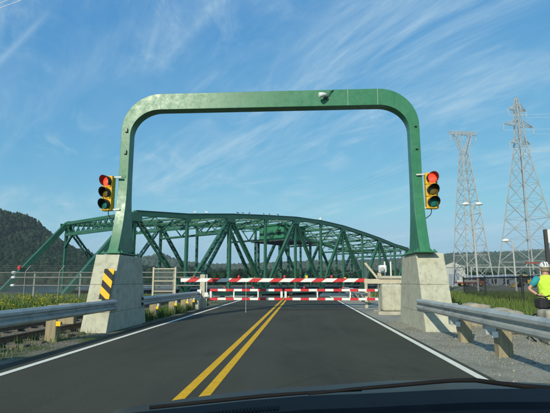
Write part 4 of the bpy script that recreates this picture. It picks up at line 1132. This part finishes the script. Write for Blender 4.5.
J = {'pelvis': ((0,0,0.95),(0.15,0.105)), 'waist': ((0,0,1.10),(0.135,0.095)), 'chest': ((0,0.01,1.30),(0.16,0.11)), 'collar': ((0,0.0,1.42),(0.10,0.075)),
     'neck': ((0,0.02,1.50),0.055), 'skull': ((0,0.04,1.60),(0.075,0.085)), 'crown': ((0,0.035,1.69),(0.065,0.075)),
     'ls': ((-0.185,0,1.40),0.058), 'le': ((-0.40,-0.03,1.17),0.042), 'lw': ((-0.245,-0.13,1.03),0.028), 'lh': ((-0.19,-0.15,1.01),(0.030,0.018)),
     'rs': ((0.185,0,1.40),0.058), 're': ((0.26,0.10,1.14),0.042), 'rw': ((0.20,0.32,1.06),0.028), 'rh': ((0.19,0.39,1.05),(0.030,0.018)),
     'lhip': ((-0.09,0,0.88),0.095), 'lk': ((-0.12,0.03,0.50),0.058), 'la': ((-0.14,0.0,0.09),0.038), 'lt': ((-0.15,0.14,0.035),0.036),
     'rhip': ((0.09,0,0.88),0.095), 'rk': ((0.13,0.05,0.50),0.058), 'ra': ((0.15,0.0,0.09),0.038), 'rt': ((0.17,0.14,0.035),0.036)}
E_ = [('pelvis','waist'),('waist','chest'),('chest','collar'),('collar','neck'),('neck','skull'),('skull','crown'),('collar','ls'),('ls','le'),('le','lw'),('lw','lh'),
      ('collar','rs'),('rs','re'),('re','rw'),('rw','rh'),('pelvis','lhip'),('lhip','lk'),('lk','la'),('la','lt'),('pelvis','rhip'),('rhip','rk'),('rk','ra'),('ra','rt')]
body = skin_body('body', J, E_, M['skin'], cy)
def finger_set(base, dirv, spread, curl, th):
    base, dirv, spread, curl = Vector(base), Vector(dirv).normalized(), Vector(spread).normalized(), Vector(curl).normalized()
    mb = MB()
    for k, ln in enumerate((0.062, 0.075, 0.08, 0.072)):
        b = base + spread * (0.019 * (1.5 - k))
        mb.tube([b - dirv*0.03, b, b + dirv*ln*0.5 + curl*0.008, b + dirv*ln*0.85 + curl*0.03], [0.010,0.009,0.008,0.006], 8)
    b = base - dirv*0.055 + spread * 0.03 * th
    mb.tube([b, b + spread*0.03*th + dirv*0.02, b + spread*0.045*th + dirv*0.055], [0.012,0.010,0.007], 8)
    return mb
finger_set((-0.155,-0.165,1.00), (0.9,-0.25,-0.25), (0.1,0,1), (0,0.6,-0.3), 1).build('left_fingers', M['skin'], cy, smooth=True)
finger_set((0.185,0.435,1.045), (0,1,-0.1), (1,0,0), (0,0,-1), -1).build('right_fingers', M['skin'], cy, smooth=True)
def bring(z, rx, ry, cy_=0.0, cx=0.0, n=24): return [(cx + rx*math.cos(2*math.pi*k/n), cy_ + ry*math.sin(2*math.pi*k/n), z) for k in range(n)]
MB().loft([bring(0.93,0.185,0.140), bring(0.97,0.19,0.145), bring(1.05,0.178,0.132,0.0), bring(1.15,0.182,0.132,0.005), bring(1.27,0.205,0.140,0.01), bring(1.36,0.215,0.132,0.008), bring(1.42,0.195,0.108,0.005), bring(1.46,0.135,0.088,0.005), bring(1.485,0.085,0.075,0.01)], cap=False).build('hi_vis_vest', M['vest'], cy, smooth=True)
mb = MB()
for z, rx, ry in ((1.10, 0.186, 0.137),):
    mb.loft([bring(z-0.022,rx,ry), bring(z+0.022,rx+0.001,ry+0.001)], cap=False)
for a_, b_ in (((-0.19,0.0,1.405),(-0.33,-0.02,1.245)), ((0.19,0.0,1.405),(0.245,0.065,1.23))):
    pass
MB().tube([(-0.165,0.0,1.415),(-0.21,-0.003,1.38),(-0.28,-0.012,1.30),(-0.335,-0.02,1.24)], [0.078,0.082,0.070,0.062], 14).build('left_sleeve', M['teal'], cy, smooth=True)
MB().tube([(0.165,0.0,1.415),(0.20,0.02,1.36),(0.235,0.06,1.24)], [0.078,0.080,0.062], 14).build('right_sleeve', M['teal'], cy, smooth=True)
mb = MB()
for s in (-1, 1):
    mb.loft([bring(0.97,0.125,0.142,0,s*0.065), bring(0.86,0.118,0.135,0,s*0.082), bring(0.70,0.098,0.11,0.012,s*0.108), bring(0.53,0.082,0.09,0.03,s*0.122)])
mb.build('shorts', M['cloth_black'], cy, smooth=True)
for s in (-1, 1):
    MB().loft([[(s*0.155 + rx*math.cos(a), yv, max(0.008, zc + rz_*math.sin(a))) for a in [2*math.pi*q/14 for q in range(14)]] for yv, rx, rz_, zc in ((-0.07,0.03,0.03,0.045),(-0.04,0.045,0.05,0.055),(0.04,0.048,0.055,0.06),(0.12,0.05,0.04,0.045),(0.19,0.035,0.025,0.035))]).build('shoe', M['black'], cy, smooth=True)
hm = MB().loft([bring(1.655,0.108,0.142,0.03), bring(1.69,0.112,0.147,0.03), bring(1.73,0.104,0.138,0.025), bring(1.765,0.082,0.112,0.02), bring(1.79,0.045,0.065,0.01), bring(1.797,0.008,0.01,0.01)]).build('helmet', M['white'], cy, smooth=True)
for q in (-0.052, 0.0, 0.052):
    mb = MB(); mb.tube([(q,-0.125+abs(q)*0.3,1.69),(q,-0.105,1.735),(q*0.9,-0.05,1.785-abs(q)*0.3),(q*0.8,0.03,1.797-abs(q)*0.35),(q*0.85,0.10,1.765)], [0.006,0.012,0.013,0.013,0.008], 8)
    mb.build('vent', M['dark'], hm, smooth=True)
MB().loft([bring(1.575,0.079,0.088,0.02), bring(1.62,0.090,0.103,0.02), bring(1.66,0.096,0.12,0.025)], cap=False).build('hair', M['wood'], cy, smooth=True)
for s in (-1, 1): MB().lathe((s*0.088,0.045,1.61), (s,0,0), [(-0.01,0.026),(0.008,0.03),(0.016,0.022)], 10).build('ear', M['skin'], cy, smooth=True)
MB().tube([(0,0.125,1.64),(0,0.155,1.60),(0,0.13,1.585)], [0.010,0.018,0.012], 8).build('nose', M['skin'], cy, smooth=True)
for s in (-1, 1): MB().lathe((s*0.033,0.118,1.632), (0,1,0), [(0,0.014),(0.008,0.011),(0.012,0.004)], 10).build('eye', M['black'], cy, smooth=True)
MB().box(-0.024,0.024,0.118,0.128,1.553,1.560).build('mouth', M['red_paint'], cy)
MB().tube([(-0.268,-0.118,1.05),(-0.256,-0.124,1.04)], 0.036, 12).build('wristwatch', M['black'], cy)
bk = thing('bicycle', 'black bicycle standing beside the cyclist behind the guard rail', 'bicycle', (6.06, 11.28, -0.05), R(4))
def bwheel(x):
    a = [2*math.pi*k/28 for k in range(29)]
    w = MB().tube([(x+0.335*math.cos(q), 0, 0.35+0.335*math.sin(q)) for q in a], 0.018, 8, cap=False).build('tyre', M['rubber'], bk, smooth=True)
    MB().tube([(x+0.31*math.cos(q), 0, 0.35+0.31*math.sin(q)) for q in a], 0.011, 6, cap=False).build('rim', M['galv'], w)
    mb = MB()
    for k in range(18): mb.tube([(x,0,0.35),(x+0.31*math.cos(k*math.pi/9),0,0.35+0.31*math.sin(k*math.pi/9))], 0.002, 4)
    mb.lathe((x,-0.04,0.35),(0,1,0),[(0,0.02),(0.08,0.02)],10); mb.build('spokes', M['galv'], w)
bwheel(-0.50); bwheel(0.52)
mb = MB()
bbk, seat, head, headl = (0.08,0,0.30), (0.22,0,0.80), (-0.33,0,0.86), (-0.36,0,0.72)
for a_, b_, r_ in ((bbk, seat, 0.016), (bbk, headl, 0.018), (seat, head, 0.016), (head, headl, 0.02)): mb.tube([a_, b_], r_, 8)
for s in (-1, 1):
    mb.tube([(0.22,s*0.01,0.78),(0.52,s*0.06,0.35)], 0.009, 6); mb.tube([(0.08,s*0.02,0.30),(0.52,s*0.06,0.35)], 0.010, 6)
mb.build('frame', M['black'], bk)
mb = MB()
for s in (-1, 1): mb.tube([(-0.36,s*0.045,0.72),(-0.44,s*0.055,0.5),(-0.50,s*0.05,0.35)], 0.012, 6)
mb.build('fork', M['black'], bk)
MB().tube([(0.22,0,0.80),(0.245,0,0.94)], 0.013, 8).build('seat_post', M['black'], bk)
MB().loft([[(xq, ry*math.cos(a), 0.965+rz_*math.sin(a)) for a in [2*math.pi*k/12 for k in range(12)]] for xq, ry, rz_ in ((0.40,0.03,0.02),(0.36,0.075,0.03),(0.27,0.055,0.028),(0.16,0.02,0.02),(0.12,0.012,0.012))]).build('saddle', M['rubber'], bk, smooth=True)
MB().tube([(-0.33,0,0.86),(-0.315,0,0.98),(-0.37,0,1.06)], 0.014, 8).build('stem', M['black'], bk)
MB().tube([(-0.36,-0.30,1.10),(-0.42,-0.24,1.09),(-0.37,-0.05,1.06),(-0.37,0.05,1.06),(-0.42,0.24,1.09),(-0.36,0.30,1.10)], 0.015, 8).build('handlebar', M['black'], bk, smooth=True)
MB().box(-0.56, -0.38, -0.13, 0.13, 0.80, 1.02).build('handlebar_bag', M['cloth_black'], bk, bevel=0.03, seg=2)
mb = MB().lathe((0.08,-0.05,0.30),(0,1,0),[(0,0.095),(0.006,0.095)],20); mb.tube([(0.08,-0.06,0.30),(0.2,-0.07,0.20)],0.009,6); mb.tube([(0.08,0.06,0.30),(-0.04,0.07,0.40)],0.009,6)
mb.box(0.15,0.25,-0.16,-0.075,0.19,0.21); mb.box(-0.09,0.01,0.075,0.16,0.39,0.41)
mb.build('crankset', M['dark'], bk)

# ------------------------------------------------------------------ our own car: hood, cowl, wiper and dashboard
car = thing('car', 'dark hood, wiper and dashboard of the car along the bottom', 'car', (0.35, 1.4, 0))
cx_, cy0 = 0.35, 1.4
def hood_z(x, yv):
    e = np.interp(x, [-1.0,-0.86,-0.52,-0.24,0.03,0.40,0.75,1.1,1.45,1.7], [0.70,0.787,0.843,0.880,0.900,0.930,0.935,0.925,0.88,0.80])
    t = (2.22 - yv) / 1.1
    return float(e + 0.045 * math.sqrt(max(t, 0)) - (0.5 * (yv - 2.22) if yv > 2.22 else 0))
xs_ = np.linspace(-1.0, 1.70, 55); ys_ = np.linspace(1.12, 2.30, 19)
mb = MB(); vs, fs = [], []
for j, yv in enumerate(ys_):
    for x in xs_: vs.append((x - cx_, yv - cy0, hood_z(x, yv)))
nx = len(xs_)
for j in range(len(ys_) - 1):
    for i in range(nx - 1): fs.append((j*nx+i, j*nx+i+1, (j+1)*nx+i+1, (j+1)*nx+i))
hd = mb.add(vs, fs).build('hood', M['hood'], car, smooth=True)
sd_ = hd.modifiers.new('solid', 'SOLIDIFY'); sd_.thickness = 0.03; sd_.offset = -1
for s, x0, x1 in ((-1, -1.04, -0.97), (1, 1.67, 1.74)):
    MB().box(x0-cx_, x1-cx_, 0.9-cy0, 2.25-cy0, 0.35, 0.74).build('fender', M['hood'], car, bevel=0.03, seg=3)
MB().box(-0.96-cx_, 1.66-cx_, 2.20-cy0, 2.29-cy0, 0.30, 0.72).build('bumper', M['hood'], car, bevel=0.04, seg=3)
rfm = MB().loft([[(x-cx_, yv-cy0, z - 0.05*((x-0.3)/1.1)**2) for x, z in ((-0.78,1.56),(-0.4,1.575),(0.3,1.58),(1.0,1.575),(1.38,1.56),(1.38,1.53),(0.3,1.54),(-0.78,1.53))] for yv in (0.195,-0.4,-1.1,-1.7)])
rfm.build('roof', M['hood'], car)  # out-of-view roof, added and set low to keep the sun off the dashboard
for s, xa, xb in ((-1, -0.98, -0.74), (1, 1.66, 1.34)):
    MB().bar((xa-cx_, 0.95-cy0, 1.05), (xb-cx_, 0.20-cy0, 1.50), 0.07, 0.09).build('windscreen_pillar', M['hood'], car)
    MB().bar((xa-cx_, -1.75-cy0, 1.02), (xb-cx_, -1.45-cy0, 1.49), 0.07, 0.12).build('rear_pillar', M['hood'], car)
    MB().box(min(xa,xa-s*0.06)-cx_, max(xa,xa-s*0.06)-cx_, -1.8-cy0, 0.89-cy0, 0.35, 1.02).build('door', M['hood'], car, bevel=0.02)
MB().box(-0.9-cx_, 1.6-cx_, -2.4-cy0, -1.81-cy0, 0.35, 1.0).build('boot', M['hood'], car, bevel=0.05, seg=2)
for xw in (-0.86, 1.56):
    for yw in (1.75, -1.45):
        MB().lathe((xw-0.1-cx_, yw-cy0, 0.32), (1,0,0), [(0,0.2),(0.02,0.30),(0.05,0.32),(0.15,0.32),(0.18,0.30),(0.2,0.2)], 20).build('wheel', M['rubber'], car)
# dashboard top, cowl panel below the windscreen and the wipers
def dash_z(x): return float(np.interp(x, [-0.8,-0.6,-0.39,-0.21,-0.10,0.01,0.11,0.28,0.45,0.8,1.4], [1.06,1.10,1.129,1.149,1.1615,1.1717,1.1765,1.187,1.190,1.188,1.17]))
def cowl_z(x): return dash_z(x) - 0.022
mb = MB(); ra = []
for x in np.linspace(-0.78, 1.40, 40):
    z = cowl_z(x)
    ra.append([(x-cx_, 0.925-cy0, z-0.03), (x-cx_, 0.935-cy0, z), (x-cx_, 1.00-cy0, z-0.012), (x-cx_, 1.10-cy0, z-0.06), (x-cx_, 1.118-cy0, z-0.24), (x-cx_, 0.925-cy0, z-0.24)])
mb.loft(ra).build('cowl_panel', M['rubber'], car, smooth=False)
WP = [(0.01,1.158),(0.05,1.163),(0.10,1.169),(0.18,1.1765),(0.26,1.1845),(0.30,1.188),(0.345,1.1895),(0.39,1.184),(0.44,1.179),(0.52,1.174)]
MB().tube([(x-cx_, 0.98-cy0, z-0.006) for x, z in WP], [0.002,0.003,0.0035,0.004,0.004,0.004,0.0045,0.0045,0.005,0.005], 8).build('wiper', M['rubber'], car, smooth=True)
MB().tube([(x-cx_, 0.99-cy0, cowl_z(x)+0.004) for x in (-0.32,-0.2,-0.08,0.04,0.12)], [0.004,0.004,0.004,0.003,0.002], 8).build('wiper', M['rubber'], car, smooth=True)
mb = MB(); ra = []
for x in np.linspace(-0.80, 1.40, 45):
    z = dash_z(x)
    ra.append([(x-cx_, 0.40-cy0, z-0.30), (x-cx_, 0.42-cy0, z-0.03), (x-cx_, 0.55-cy0, z+0.004), (x-cx_, 0.72-cy0, z+0.002), (x-cx_, 0.735-cy0, z-0.006), (x-cx_, 0.775-cy0, z-0.006), (x-cx_, 0.79-cy0, z+0.001), (x-cx_, 0.885-cy0, z), (x-cx_, 0.90-cy0, z-0.008), (x-cx_, 0.918-cy0, z-0.04), (x-cx_, 0.918-cy0, z-0.30)])
mb.loft(ra).build('dashboard', M['dash'], car, smooth=False)
mb = MB()
for k in range(22):
    x = -0.17 + 0.006 * k; z = dash_z(x)
    mb.box(x-cx_, x+0.003-cx_, 0.80-cy0, 0.825-cy0, z-0.002, z+0.003)
tag(mb.build('defroster_grille', M['rubber'], car), kind='stuff')
